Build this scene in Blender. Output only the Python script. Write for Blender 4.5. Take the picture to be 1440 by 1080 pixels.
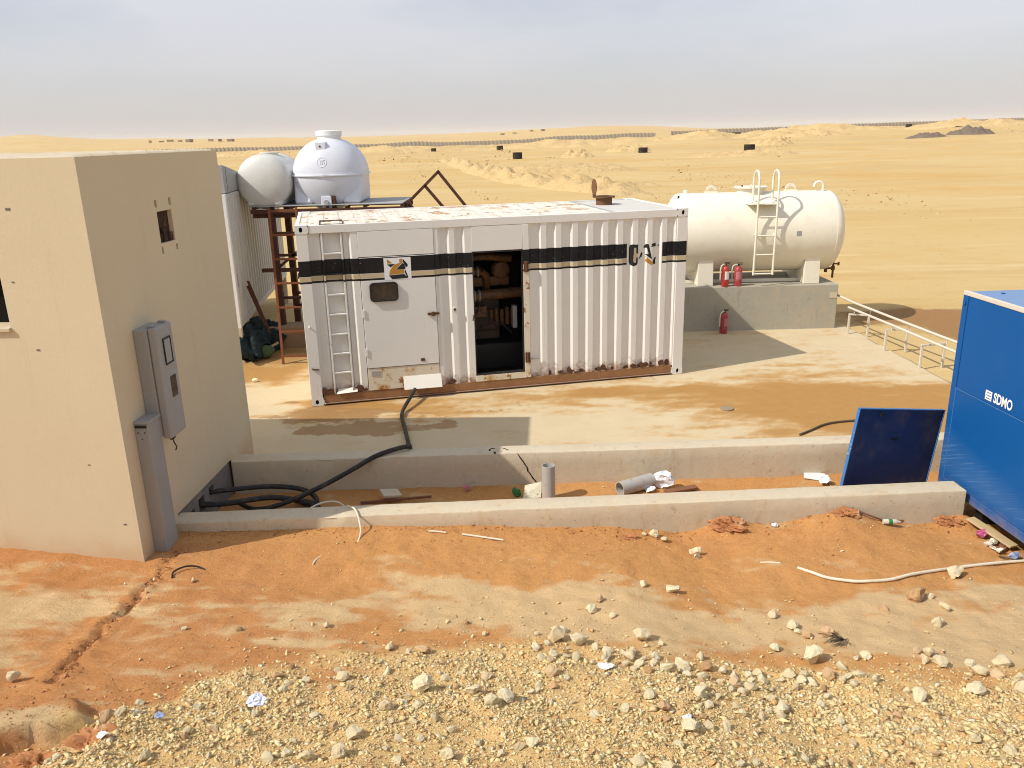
import bpy, bmesh, math, random
import numpy as np
from mathutils import Vector, Matrix, Euler
from mathutils.geometry import tessellate_polygon

random.seed(7); RNG = np.random.default_rng(7)
for o in list(bpy.data.objects): bpy.data.objects.remove(o, do_unlink=True)
S = bpy.context.scene
COL = S.collection
PI = math.pi

# ------------------------------------------------------------------ camera
CAM_H = 3.8946
PITCH, ROLL, FPX = 0.29733, 0.02421, 1141.7
cp, sp = math.cos(PITCH), math.sin(PITCH)
Fv = Vector((0, cp, -sp)); U0 = Vector((0, sp, cp)); R0 = Vector((1, 0, 0))
Rv = R0 * math.cos(ROLL) - U0 * math.sin(ROLL)
Uv = R0 * math.sin(ROLL) + U0 * math.cos(ROLL)
cd = bpy.data.cameras.new('camera'); cam = bpy.data.objects.new('camera', cd); COL.objects.link(cam)
m = Matrix((Rv, Uv, -Fv)).transposed().to_4x4(); m.translation = (0, 0, CAM_H)
cam.matrix_world = m
cd.sensor_fit = 'HORIZONTAL'; cd.sensor_width = 36; cd.lens = 36 * FPX / 1440
cd.clip_start = .05; cd.clip_end = 12000
S.camera = cam

# ------------------------------------------------------------------ sky and sun
SUN = Vector((-2.506, -1.122, 2.72)).normalized()
W = bpy.data.worlds.new('World'); S.world = W; W.use_nodes = True
nt = W.node_tree; nt.nodes.clear()
out = nt.nodes.new('ShaderNodeOutputWorld')
sky = nt.nodes.new('ShaderNodeTexSky'); sky.sky_type = 'NISHITA'; sky.sun_disc = False
sky.sun_elevation = math.asin(SUN.z); sky.sun_rotation = math.atan2(SUN.x, SUN.y) % (2 * PI)
sky.air_density = 1.0; sky.dust_density = 4.0; sky.ozone_density = 1.5; sky.altitude = 500
bg1 = nt.nodes.new('ShaderNodeBackground'); bg1.inputs['Strength'].default_value = .05
nt.links.new(sky.outputs[0], bg1.inputs[0])
# thin high dust veil with soft cloud streaks
tc = nt.nodes.new('ShaderNodeTexCoord')
mp = nt.nodes.new('ShaderNodeMapping'); mp.inputs['Scale'].default_value = (1.1, 1.1, 4.2)
nt.links.new(tc.outputs['Generated'], mp.inputs[0])
nz = nt.nodes.new('ShaderNodeTexNoise'); nz.inputs['Scale'].default_value = 1.7
nz.inputs['Detail'].default_value = 5; nz.inputs['Roughness'].default_value = .52
nt.links.new(mp.outputs[0], nz.inputs['Vector'])
rp = nt.nodes.new('ShaderNodeValToRGB'); nt.links.new(nz.outputs[0], rp.inputs[0])
rp.color_ramp.elements[0].position = .34; rp.color_ramp.elements[0].color = (.30, .355, .43, 1)
rp.color_ramp.elements[1].position = .60; rp.color_ramp.elements[1].color = (.60, .575, .61, 1)
sx = nt.nodes.new('ShaderNodeSeparateXYZ'); nt.links.new(tc.outputs['Generated'], sx.inputs[0])
hr = nt.nodes.new('ShaderNodeMapRange'); hr.inputs[1].default_value = 0; hr.inputs[2].default_value = .2
hr.interpolation_type = 'SMOOTHSTEP'
nt.links.new(sx.outputs['Z'], hr.inputs[0])
mxv = nt.nodes.new('ShaderNodeMix'); mxv.data_type = 'RGBA'
nt.links.new(hr.outputs[0], mxv.inputs[0]); mxv.inputs[6].default_value = (.515, .495, .505, 1)
nt.links.new(rp.outputs[0], mxv.inputs[7])
bg2 = nt.nodes.new('ShaderNodeBackground'); nt.links.new(mxv.outputs[2], bg2.inputs[0])
bg2.inputs['Strength'].default_value = 1.0
ad = nt.nodes.new('ShaderNodeAddShader')
nt.links.new(bg1.outputs[0], ad.inputs[0]); nt.links.new(bg2.outputs[0], ad.inputs[1])
nt.links.new(ad.outputs[0], out.inputs[0])

sl = bpy.data.lights.new('sun', 'SUN'); so = bpy.data.objects.new('sun', sl); COL.objects.link(so)
sl.energy = 4.2; sl.angle = math.radians(.55); sl.color = (1, .945, .855)
so.rotation_euler = SUN.to_track_quat('Z', 'Y').to_euler(); so.location = (-30, -14, 33)

S.view_settings.view_transform = 'Standard'; S.view_settings.look = 'None'
S.view_settings.exposure = 0.0; S.view_settings.gamma = 1; S.view_settings.use_curve_mapping = False
S.render.engine = 'CYCLES'
S.cycles.use_denoising = True; S.cycles.filter_width = 1.05
S.cycles.volume_bounces = 1; S.cycles.max_bounces = 8; S.cycles.diffuse_bounces = 4

# ------------------------------------------------------------------ materials
class NT:
    def __init__(s, name, rough=.8, spec=.3, metal=0):
        s.m = bpy.data.materials.new(name); s.m.use_nodes = True
        s.t = s.m.node_tree; s.b = s.t.nodes['Principled BSDF']
        s.b.inputs['Roughness'].default_value = rough; s.b.inputs['Metallic'].default_value = metal
        s.b.inputs['Specular IOR Level'].default_value = spec
        s.tc = s.t.nodes.new('ShaderNodeTexCoord'); s.co = s.tc.outputs['Object']
    def n(s, ty): return s.t.nodes.new(ty)
    def l(s, a, b): s.t.links.new(a, b)
    def mapped(s, scale=(1, 1, 1), src=None):
        q = s.n('ShaderNodeMapping'); q.inputs['Scale'].default_value = scale; s.l(src or s.co, q.inputs[0]); return q.outputs[0]
    def noise(s, scale, detail=4, rough=.55, vec=None):
        q = s.n('ShaderNodeTexNoise'); q.inputs['Scale'].default_value = scale; q.inputs['Detail'].default_value = detail
        q.inputs['Roughness'].default_value = rough; s.l(vec or s.co, q.inputs['Vector']); return q.outputs[0]
    def rng(s, v, a, b, c=0., d=1., smooth=True):
        q = s.n('ShaderNodeMapRange'); q.interpolation_type = 'SMOOTHSTEP' if smooth else 'LINEAR'
        for i, x in enumerate((a, b, c, d)): q.inputs[i + 1].default_value = x
        s.l(v, q.inputs[0]); return q.outputs[0]
    def math(s, op, a, b=None, clamp=False):
        q = s.n('ShaderNodeMath'); q.operation = op; q.use_clamp = clamp
        for i, x in enumerate((a, b)):
            if x is None: continue
            if isinstance(x, (int, float)): q.inputs[i].default_value = x
            else: s.l(x, q.inputs[i])
        return q.outputs[0]
    def mix(s, f, a, b, mode='MIX'):
        q = s.n('ShaderNodeMix'); q.data_type = 'RGBA'; q.blend_type = mode
        for i, x in ((0, f), (6, a), (7, b)):
            if isinstance(x, (int, float)): q.inputs[i].default_value = x
            elif isinstance(x, tuple): q.inputs[i].default_value = (*x, 1) if len(x) == 3 else x
            else: s.l(x, q.inputs[i])
        return q.outputs[2]
    def attr(s, name):
        q = s.n('ShaderNodeAttribute'); q.attribute_name = name; return q.outputs['Fac']
    def xyz(s, src=None):
        q = s.n('ShaderNodeSeparateXYZ'); s.l(src or s.co, q.inputs[0]); return q.outputs
    def color(s, c): s.l(c, s.b.inputs['Base Color']) if not isinstance(c, tuple) else setattr(s.b.inputs['Base Color'], 'default_value', (*c, 1))
    def rough(s, v): s.l(v, s.b.inputs['Roughness'])
    def bump(s, h, strength=.3, dist=.02):
        q = s.n('ShaderNodeBump'); q.inputs['Strength'].default_value = strength; q.inputs['Distance'].default_value = dist
        s.l(h, q.inputs['Height']); s.l(q.outputs[0], s.b.inputs['Normal']); return q

def vary(c, k): return tuple(min(1, max(0, x * k)) for x in c)
def simple(name, c, rough=.8, spec=.3, metal=0, var=.12, scale=3., spots=None, bump=0., bscale=60., dust=None):
    """weathered surface: two scales of tone, optional spots (colour, scale, lo, hi), fine relief, optional dust colour"""
    N = NT(name, rough, spec, metal)
    k = N.mix(N.noise(scale, 6, .6), vary(c, 1 - var), vary(c, 1 + var))
    k = N.mix(N.rng(N.noise(scale * 9, 3), .35, .65), k, N.mix(.5, k, vary(c, 1 - var * .8)))
    if dust: k = N.mix(N.rng(N.noise(scale * 1.7, 5, .65), .45, .75, 0, dust[1]), k, dust[0])
    for sp_ in (spots or []):
        k = N.mix(N.rng(N.noise(sp_[1], 6, .65), sp_[2], sp_[3]), k, sp_[0])
    N.color(k)
    if bump: N.bump(N.noise(bscale, 4, .6), bump, .01)
    return N.m

RUST = (.16, .055, .02); RUSTL = (.33, .14, .05); SAND = (.52, .33, .155)
M = {}
M['steel_rust'] = simple('rusty_dark_steel', (.085, .032, .02), .75, .3, .0, .35, 6, [(RUST, 14, .55, .7)], .2, 90)
M['ladder_rust'] = simple('rusty_orange_steel', (.19, .065, .027), .8, .25, 0, .3, 8, [((.1, .035, .018), 16, .55, .7)], .2, 90)
M['black_rubber'] = simple('black_rubber', (.018, .017, .016), .55, .35, 0, .3, 6, None, .1, 80, ((.25, .17, .1), .25))
M['black'] = simple('black_metal', (.012, .012, .013), .5, .4, 0, .2)
M['white_plastic'] = simple('white_pvc', (.72, .66, .52), .5, .4, 0, .08, 6, None, 0, 60, ((.5, .36, .2), .5))
M['grey_box'] = simple('grey_enclosure_paint', (.31, .315, .31), .45, .4, 0, .06, 4, None, .03, 120, ((.35, .27, .18), .35))
M['glass_dark'] = simple('dark_glass', (.035, .03, .027), .12, .5, 0, .3, 8, None, 0, 60, ((.2, .14, .09), .35))
M['bronze'] = simple('brown_brass_valve', (.13, .06, .025), .5, .4, .3, .3, 20)
M['tank_cream'] = simple('cream_tank_paint', (.78, .745, .62), .42, .45, 0, .04, 1.5, [((.62, .53, .38), 5, .66, .8)], .02, 40, ((.6, .47, .3), .25))
M['red_paint'] = simple('red_extinguisher_paint', (.42, .025, .02), .35, .5, 0, .12, 10, None, 0, 60, ((.4, .2, .12), .4))
M['red_faded'] = simple('faded_red_paint', (.36, .035, .045), .4, .45, 0, .15, 10, None, 0, 60, ((.45, .25, .17), .5))
M['paper'] = simple('paper_white', (.75, .75, .74), .7, .3, 0, .1, 20)
M['paper_cream'] = simple('carton_cream', (.70, .66, .50), .7, .3, 0, .1, 30, [((.28, .36, .2), 40, .58, .62)])
M['foil'] = simple('crumpled_white_bag', (.78, .80, .86), .4, .5, 0, .12, 25, [((.25, .28, .38), 30, .6, .7)])
M['blue_paper'] = simple('crumpled_blue_white_packet', (.66, .68, .80), .5, .4, 0, .15, 25, [((.22, .26, .55), 24, .6, .68)])
M['blue_plastic'] = simple('crushed_blue_bottle', (.35, .42, .62), .25, .5, 0, .3, 30, [((.05, .09, .35), 22, .52, .6)])
M['pink'] = simple('pink_can', (.45, .09, .20), .35, .5, .2, .2, 20, [((.7, .55, .6), 22, .58, .66)])
M['green_can'] = simple('green_crushed_can', (.03, .20, .05), .4, .5, .1, .3, 25)
M['wood'] = simple('weathered_wood', (.50, .38, .21), .8, .2, 0, .15, 8, None, .2, 60)
M['wood_dark'] = simple('dark_stained_wood', (.22, .10, .05), .8, .2, 0, .2, 8, None, .2, 60)
M['pipe_grey'] = simple('grey_pvc_pipe', (.40, .385, .36), .5, .4, 0, .1, 8, [((.25, .17, .1), 11, .6, .72)], 0, 60, ((.5, .33, .18), .4))
M['rail_white'] = simple('white_pipe_paint', (.60, .55, .465), .5, .4, 0, .1, 8, [((.26, .13, .06), 18, .66, .74)])
M['twig'] = simple('dry_twig', (.10, .075, .05), .9, .2)
M['net'] = simple('dark_green_netting', (.018, .032, .036), .9, .15, 0, .5, 7, [((.03, .07, .04), 9, .6, .7)], .4, 50)
M['net_green'] = simple('faded_green_sack', (.07, .11, .05), .9, .15, 0, .4, 9, None, .3, 50)
M['cabin'] = simple('white_cabin_paint', (.53, .515, .475), .5, .35, 0, .06, 3, [((.3, .2, .12), 6, .7, .8)], .03, 40)
M['cabin_grey'] = simple('grey_cabin_roof_sheet', (.34, .34, .33), .6, .3, 0, .1, 3)
M['poly_white'] = simple('white_polyethylene', (.64, .67, .74), .42, .4, 0, .03, 2, None, .03, 15, ((.5, .45, .36), .12))
M['poly_old'] = simple('old_white_polyethylene', (.62, .62, .58), .5, .35, 0, .05, 2, None, .03, 15, ((.45, .38, .27), .25))
M['engine'] = simple('ochre_engine_paint', (.155, .068, .02), .5, .4, 0, .3, 6, [((.06, .03, .015), 9, .5, .64)])
M['engine_dark'] = simple('dark_engine_metal', (.05, .032, .022), .5, .4, .2, .4, 9)
M['inner_dark'] = simple('black_lining_and_shade', (.010, .009, .008), .9, .1)  # lining, also the black that stands in for shade in holes and openings
M['manhole'] = simple('dusty_iron_disc', (.30, .23, .16), .7, .3, 0, .2, 12, None, .3, 40)
M['drum'] = simple('black_drum_ring', (.022, .016, .012), .8, .2, 0, .4, 2, [((.12, .08, .05), 2.5, .6, .7)])
M['plinth'] = None
M['block'] = simple('brown_concrete_block', (.36, .24, .15), .9, .2, 0, .15, 5, None, .2, 60)
M['clod'] = simple('red_soil_clod', (.46, .21, .09), .95, .1, 0, .3, 14, [((.6, .42, .25), 11, .58, .7)], .6, 45)
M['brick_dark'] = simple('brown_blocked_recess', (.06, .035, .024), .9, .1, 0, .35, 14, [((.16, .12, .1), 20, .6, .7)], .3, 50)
M['fence'] = simple('grey_precast_concrete', (.47, .42, .35), .9, .1, 0, .15, .5)
M['hut'] = simple('far_hut_wall', (.40, .31, .21), .9, .1, 0, .2, .3)
M['hut_dark'] = simple('far_hut_shade', (.22, .16, .11), .9, .1, 0, .2, .3)
M['emblem'] = simple('embossed_emblem', (.63, .655, .72), .45, .4, 0, .05)

def m_concrete(name, c, streak=True, stain=(.30, .25, .19), pits=True, sandy=.35):
    N = NT(name, .88, .2)
    k = N.mix(N.noise(1.7, 6, .62), vary(c, .84), vary(c, 1.12))
    k = N.mix(N.rng(N.noise(14, 4, .6), .3, .7, 0, .5), k, vary(c, .88))
    if streak:
        k = N.mix(N.rng(N.noise(3.2, 6, .7, N.mapped((2.2, 2.2, .5))), .56, .72, 0, .65), k, stain)
    if sandy: k = N.mix(N.rng(N.noise(4.5, 6, .66), .5, .72, 0, sandy), k, (.55, .40, .24))
    if pits: k = N.mix(N.rng(N.noise(34, 3, .6), .66, .72, 0, .8), k, vary(c, .42)); k = N.mix(N.rng(N.noise(9, 4, .6), .64, .70, 0, .45), k, vary(c, .55))
    N.color(k)
    h = N.math('ADD', N.noise(28, 5, .6), N.math('MULTIPLY', N.noise(130, 3), .4))
    N.bump(h, .25, .012)
    return N.m
M['plinth'] = m_concrete('cast_grey_concrete', (.40, .375, .30), True, (.24, .215, .165))
M['kerb'] = m_concrete('pale_smooth_concrete', (.575, .495, .36), True, (.42, .32, .2), True, .5)
M['rough_conc'] = m_concrete('rough_dark_concrete', (.19, .175, .155), True)

def m_plaster():
    N = NT('cream_render', .9, .2)
    c = (.615, .535, .37)
    k = N.mix(N.noise(.9, 6, .6), vary(c, .93), vary(c, 1.06))
    k = N.mix(N.rng(N.noise(2.6, 6, .7, N.mapped((1.6, 1.6, .35))), .56, .76, 0, .22), k, (.45, .36, .235))
    k = N.mix(N.rng(N.noise(6, 6, .7), .58, .72, 0, .28), k, (.56, .49, .36))
    k = N.mix(N.rng(N.noise(1.1, 7, .75, N.mapped((7, 7, .16))), .60, .74, 0, .22), k, (.40, .32, .21))
    z = N.xyz()[2]
    low = N.rng(N.math('ADD', z, N.math('MULTIPLY', N.noise(2.5, 5, .7), -.5)), -.05, .35, .55, 0)
    k = N.mix(low, k, (.50, .33, .18))
    N.color(k)
    h = N.math('ADD', N.noise(50, 5, .6), N.math('MULTIPLY', N.noise(5, 4), .8))
    N.bump(h, .14, .01)
    return N.m
M['plaster'] = m_plaster()

def m_container(stripe=True, name='white_container_paint'):
    """white enamel, black and tan band printed along the side, rust creeping up from the bottom rail"""
    N = NT(name, .45, .25)
    x, y, z = N.xyz()
    c = (.76, .75, .71)
    k = N.mix(N.noise(1.3, 6, .6), vary(c, .93), vary(c, 1.05))
    k = N.mix(N.rng(N.noise(3, 6, .7, N.mapped((5, 5, .35))), .56, .8, 0, .32), k, (.50, .43, .33))
    if stripe:
        wob = N.math('MULTIPLY', N.math('SUBTRACT', N.noise(2.2, 2), .5), .012)
        zz = N.math('ADD', z, wob)
        def band(a, b): return N.math('MULTIPLY', N.math('GREATER_THAN', zz, a), N.math('LESS_THAN', zz, b))
        gap = N.math('SUBTRACT', 1, N.math('MULTIPLY', N.math('GREATER_THAN', x, 5.06), N.math('LESS_THAN', x, 5.642)))
        wear = N.rng(N.noise(26, 5, .7), .30, .36)
        gap = N.math('MULTIPLY', gap, N.math('ADD', N.math('MULTIPLY', wear, .5), .5))
        dk = N.mix(N.noise(9, 4), (.006, .007, .009), (.014, .014, .017))
        k = N.mix(N.math('MULTIPLY', band(1.983, 2.212), gap), k, dk)
        k = N.mix(N.math('MULTIPLY', band(1.912, 1.979), gap), k, (.54, .45, .29))
        k = N.mix(N.math('MULTIPLY', band(1.878, 1.909), gap), k, (.02, .014, .012))
    # chips and rust
    r1 = N.rng(N.math('ADD', z, N.math('MULTIPLY', N.math('SUBTRACT', N.noise(11, 6, .7), .5), -.62)), .09, .36, 1, 0)
    r1 = N.math('MULTIPLY', r1, N.math('MULTIPLY', N.math('GREATER_THAN', x, .205), N.math('LESS_THAN', x, 5.86)))
    k = N.mix(N.math('MULTIPLY', r1, .85), k, N.mix(N.noise(22, 4), RUST, RUSTL))
    r2 = N.rng(N.noise(8, 7, .75), .70, .735, 0, .9)
    k = N.mix(r2, k, RUST)
    r3 = N.rng(N.noise(4.2, 7, .7, N.mapped((1, 1, .25))), .65, .8, 0, .4)
    k = N.mix(r3, k, (.45, .25, .11))
    N.color(k)
    N.rough(N.math('ADD', .4, N.math('MULTIPLY', r1, .4)))
    N.bump(N.noise(16, 5, .6), .05, .01)
    return N.m
M['cont'] = m_container(); M['cont_plain'] = m_container(False, 'white_container_paint_plain')
M['cont_roof'] = simple('chalky_roof_paint', (.72, .67, .57), .6, .3, 0, .06, 2, [((.60, .49, .34), 2.2, .52, .66), ((.47, .30, .16), 1.9, .575, .61), ((.26, .125, .055), 3.6, .605, .635)], .06, 20)
def m_railrust():
    N = NT('rusty_bottom_rail', .75, .3)
    x, y, z = N.xyz()
    k = N.mix(N.noise(7, 6, .65), (.16, .075, .035), (.42, .23, .105))
    k = N.mix(N.rng(N.noise(3, 6, .65, N.mapped((3, 3, .6))), .5, .7), k, (.30, .155, .07))
    k = N.mix(N.rng(N.noise(12, 5, .7), .64, .70), k, (.62, .58, .5))
    N.color(k); N.bump(N.noise(40, 4), .2, .008); return N.m
M['rail_rust'] = m_railrust()
M['jamb'] = simple('yellowed_jamb_paint', (.70, .64, .51), .6, .3, 0, .08, 5, [((.55, .36, .15), 3, .5, .64), ((.30, .13, .045), 6, .56, .62)], .05, 30)
M['cover_plate'] = simple('white_hinged_cover', (.80, .77, .70), .5, .4, 0, .04, 5, [((.5, .3, .14), 9, .66, .76)])
M['grille_grey'] = simple('grey_radiator_mesh', (.40, .40, .39), .6, .4, .2, .15, 4)
M['mesh_pale'] = simple('pale_dusty_mesh', (.60, .585, .54), .7, .3, 0, .12, 6)
M['rusty_red'] = simple('rusty_exhaust', (.17, .085, .045), .8, .2, 0, .3, 12, None, .2, 50)
M['hinge'] = simple('dark_rusty_hinge', (.12, .055, .03), .7, .3, 0, .3, 25, None, .2, 80)
M['orange_print'] = simple('orange_print', (.48, .235, .03), .5, .4, 0, .1, 30)
M['black_print'] = simple('black_print', (.012, .012, .014), .5, .4, 0, .2, 30)
M['tan_print'] = simple('tan_print', (.50, .38, .20), .5, .4, 0, .1, 30)
M['white_print'] = simple('white_print', (.82, .83, .85), .5, .4, 0, .04)

def m_blue():
    N = NT('blue_canopy_paint', .5, .22)
    c = (.003, .083, .29)
    x, y, z = N.xyz()
    k = N.mix(N.noise(1.2, 6, .6), vary(c, .92), vary(c, 1.06))
    k = N.mix(N.rng(N.noise(5, 5, .65), .5, .8, 0, .12), k, (.05, .13, .32))
    # dry brush-like scratches, falling along the panel
    v = N.n('ShaderNodeMapping'); v.inputs['Rotation'].default_value = (math.radians(24), 0, 0); N.l(N.co, v.inputs[0])
    v2 = N.mapped((3, 1.3, 75), v.outputs[0])
    sc = N.rng(N.noise(1.0, 6, .7, v2), .50, .74)
    area = N.math('MULTIPLY', N.rng(z, .25, .4, 0, 1), N.rng(N.math('ADD', z, N.math('MULTIPLY', y, -.22)), .62, .9, 1, 0))
    k = N.mix(N.math('MULTIPLY', N.math('MULTIPLY', sc, area), .65), k, (.20, .33, .52))
    k = N.mix(N.math('MULTIPLY', area, .10), k, (.2, .34, .5))
    k = N.mix(N.rng(N.noise(9, 7, .75), .715, .74, 0, .7), k, (.35, .42, .5))
    low = N.rng(N.math('ADD', z, N.math('MULTIPLY', N.noise(6, 5, .7), -.3)), -.06, .18, .5, 0)
    k = N.mix(low, k, (.30, .22, .15))
    N.color(k); N.bump(N.noise(25, 4), .03, .006); return N.m
M['blue'] = m_blue()
M['blue_shaded'] = simple('shaded_blue_door_paint', (.007, .026, .105), .5, .35, 0, .12, 3, None, .03, 40, ((.16, .12, .1), .30))  # canopy blue with the door's shade darkened into its base colour
M['blue_light'] = simple('worn_blue_edge', (.05, .17, .42), .5, .35, 0, .15, 10, [((.4, .45, .5), 30, .6, .7)])
M['blue_roof'] = simple('dusty_blue_roof', (.17, .27, .45), .55, .35, 0, .1, 5, [((.08, .16, .35), 7, .6, .75)], .03, 40)

def m_stone(name, c, island=False):
    N = NT(name, .92, .15)
    if island:
        g = N.n('ShaderNodeNewGeometry'); r = g.outputs['Random Per Island']
    else:
        g = N.n('ShaderNodeObjectInfo'); r = g.outputs['Random']
    k = N.mix(r, vary(c, .88), tuple(min(.82, x * y) for x, y in zip(c, (1.14, 1.17, 1.3))))
    k = N.mix(N.rng(r, .84, .93), k, (.80, .70, .48))
    k = N.mix(N.rng(r, .22, .14), k, (c[0] * .8, c[1] * .66, c[2] * .6))
    k = N.mix(N.rng(r, .05, .03), k, (.50, .31, .15))
    k = N.mix(N.rng(N.noise(16, 5, .7), .48, .72, 0, .55), k, (.55, .36, .16))
    k = N.mix(N.rng(N.noise(50, 4, .7), .55, .75, 0, .4), k, vary(c, .62))
    N.color(k)
    N.bump(N.noise(38, 7, .75), .8, .014)
    return N.m
M['rock'] = m_stone('pale_limestone', (.80, .64, .39))
M['desert_stone'] = m_stone('desert_stone', (.50, .345, .16), True)
M['gravel'] = m_stone('limestone_gravel', (.81, .60, .29), True)

# ------------------------------------------------------------------ mesh helpers
class MB:
    def __init__(s): s.v = []; s.f = []
    def add(s, vs, fs):
        o = len(s.v); s.v += [tuple(x) for x in vs]; s.f += [tuple(i + o for i in f) for f in fs]; return s
    def box(s, x0, x1, y0, y1, z0, z1, mat=None):
        vs = [(x, y, z) for z in (z0, z1) for y in (y0, y1) for x in (x0, x1)]
        if mat is not None: vs = [mat @ Vector(q) for q in vs]
        return s.add(vs, [(0, 2, 3, 1), (4, 5, 7, 6), (0, 1, 5, 4), (2, 6, 7, 3), (0, 4, 6, 2), (1, 3, 7, 5)])
    def bar(s, p0, p1, w, h=None, up=(0, 0, 1)):
        p0, p1 = Vector(p0), Vector(p1); d = (p1 - p0); L = d.length; d.normalize(); up = Vector(up)
        if abs(d.dot(up)) > .98: up = Vector((0, 1, 0))
        x = d.cross(up).normalized(); y = x.cross(d)
        mt = Matrix((x, d, y)).transposed().to_4x4(); mt.translation = p0
        h = h or w
        return s.box(-w / 2, w / 2, 0, L, -h / 2, h / 2, mt)
    def tube(s, pts, r, n=8, cap=True):
        pts = [Vector(p) for p in pts]; rings = []; prev = None
        rr = r if isinstance(r, (list, tuple)) else [r] * len(pts)
        for i, p in enumerate(pts):
            t = (pts[min(i + 1, len(pts) - 1)] - pts[max(i - 1, 0)]).normalized()
            if prev is None:
                a = Vector((0, 0, 1)) if abs(t.z) < .9 else Vector((1, 0, 0)); u = t.cross(a).normalized()
            else: u = (prev - t * prev.dot(t)).normalized()
            w = t.cross(u); prev = u
            rings.append([p + (u * math.cos(2 * PI * k / n) + w * math.sin(2 * PI * k / n)) * rr[i] for k in range(n)])
        vs = [q for R_ in rings for q in R_]; fs = []
        for i in range(len(rings) - 1):
            for k in range(n): fs.append((i * n + k, i * n + (k + 1) % n, (i + 1) * n + (k + 1) % n, (i + 1) * n + k))
        if cap: fs.append(tuple(range(n))[::-1]); fs.append(tuple((len(rings) - 1) * n + k for k in range(n)))
        return s.add(vs, fs)
    def cyl(s, p0, p1, r, n=16, r2=None): return s.tube([p0, p1], [r, r2 if r2 is not None else r], n)
    def lathe(s, prof, axis='z', c=(0, 0, 0), n=32):
        """prof: (radius, t) along the axis"""
        vs = []; fs = []
        for r, t in prof:
            for k in range(n):
                a = 2 * PI * k / n; u, w = r * math.cos(a), r * math.sin(a)
                q = (u, w, t) if axis == 'z' else ((t, u, w) if axis == 'x' else (u, t, w))
                vs.append((q[0] + c[0], q[1] + c[1], q[2] + c[2]))
        L = len(prof)
        for i in range(L - 1):
            for k in range(n):
                f = (i * n + k, i * n + (k + 1) % n, (i + 1) * n + (k + 1) % n, (i + 1) * n + k)
                fs.append(f if axis != 'y' else f[::-1])
        fs.append(tuple(range(n))); fs.append(tuple((L - 1) * n + k for k in range(n)))
        return s.add(vs, fs)
    def build(s, name, mat, parent=None, bevel=0, smooth=False, loc=None):
        me = bpy.data.meshes.new(name); me.from_pydata(s.v, [], s.f); me.validate()
        bm = bmesh.new(); bm.from_mesh(me); bmesh.ops.recalc_face_normals(bm, faces=bm.faces); bm.to_mesh(me); bm.free()
        return link(name, me, mat, parent, bevel, smooth, loc)

def link(name, me, mat, parent=None, bevel=0, smooth=False, loc=None):
    o = bpy.data.objects.new(name, me); COL.objects.link(o)
    if mat is not None and len(me.materials) == 0: me.materials.append(mat)
    if parent is not None: o.parent = parent
    if loc is not None: o.location = loc
    if smooth:
        for p in me.polygons: p.use_smooth = True
        me.set_sharp_from_angle(angle=math.radians(42))
    if bevel:
        b = o.modifiers.new('bevel', 'BEVEL'); b.width = bevel; b.segments = 2; b.limit_method = 'ANGLE'; b.angle_limit = math.radians(40)
    return o
def tag(o, label=None, cat=None, group=None, kind=None):
    if label: o['label'] = label
    if cat: o['category'] = cat
    if group: o['group'] = group
    if kind: o['kind'] = kind
    return o
def empty(name, loc, rz=0, label=None, cat=None, group=None):
    o = bpy.data.objects.new(name, None); COL.objects.link(o); o.location = loc; o.rotation_euler = (0, 0, rz)
    o.empty_display_size = .2
    return tag(o, label, cat, group)
def copy_tree(o, parent=None):
    c = o.copy(); COL.objects.link(c)
    if parent is not None: c.parent = parent
    for ch in list(o.children): copy_tree(ch, c)
    return c
def grid_sheet(P):
    """P: (ny,nx,3) -> mesh"""
    ny, nx = P.shape[:2]
    me = bpy.data.meshes.new('sheet')
    me.vertices.add(ny * nx); me.vertices.foreach_set('co', P.reshape(-1).astype(np.float32))
    i = np.arange(ny - 1)[:, None] * nx + np.arange(nx - 1)[None, :]
    q = np.stack([i, i + 1, i + nx + 1, i + nx], -1).reshape(-1, 4).astype(np.int32)
    me.loops.add(q.size); me.loops.foreach_set('vertex_index', q.reshape(-1))
    me.polygons.add(len(q)); me.polygons.foreach_set('loop_start', np.arange(len(q), dtype=np.int32) * 4)
    me.update(calc_edges=True)
    return me
def fattr(me, name, a):
    at = me.attributes.new(name, 'FLOAT', 'POINT'); at.data.foreach_set('value', np.asarray(a, np.float32).reshape(-1))

# value noise
def _h(ix, iy, seed):
    n = (ix.astype(np.int64) * 374761393 + iy.astype(np.int64) * 668265263 + seed * 1442695041) & 0xffffffff
    n = ((n ^ (n >> 13)) * 1274126177) & 0xffffffff
    n = (n ^ (n >> 16)) & 0xffff
    return n / 65535.
def vnoise(x, y, seed=0):
    ix, iy = np.floor(x), np.floor(y); fx, fy = x - ix, y - iy
    fx = fx * fx * fx * (fx * (fx * 6 - 15) + 10); fy = fy * fy * fy * (fy * (fy * 6 - 15) + 10)
    a, b, c, d = _h(ix, iy, seed), _h(ix + 1, iy, seed), _h(ix, iy + 1, seed), _h(ix + 1, iy + 1, seed)
    return (a * (1 - fx) + b * fx) * (1 - fy) + (c * (1 - fx) + d * fx) * fy - .5
def fbm(x, y, seed=0, octv=4, gain=.5):
    s_ = 0; a = 1
    for k in range(octv):
        c_, n_ = math.cos(.6 * k), math.sin(.6 * k)
        s_ = s_ + a * vnoise((x * c_ - y * n_) * 2 ** k, (x * n_ + y * c_) * 2 ** k, seed + k); a *= gain
    return s_
def sstep(a, b, x):
    t = np.clip((x - a) / (b - a), 0, 1); return t * t * (3 - 2 * t)

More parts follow.
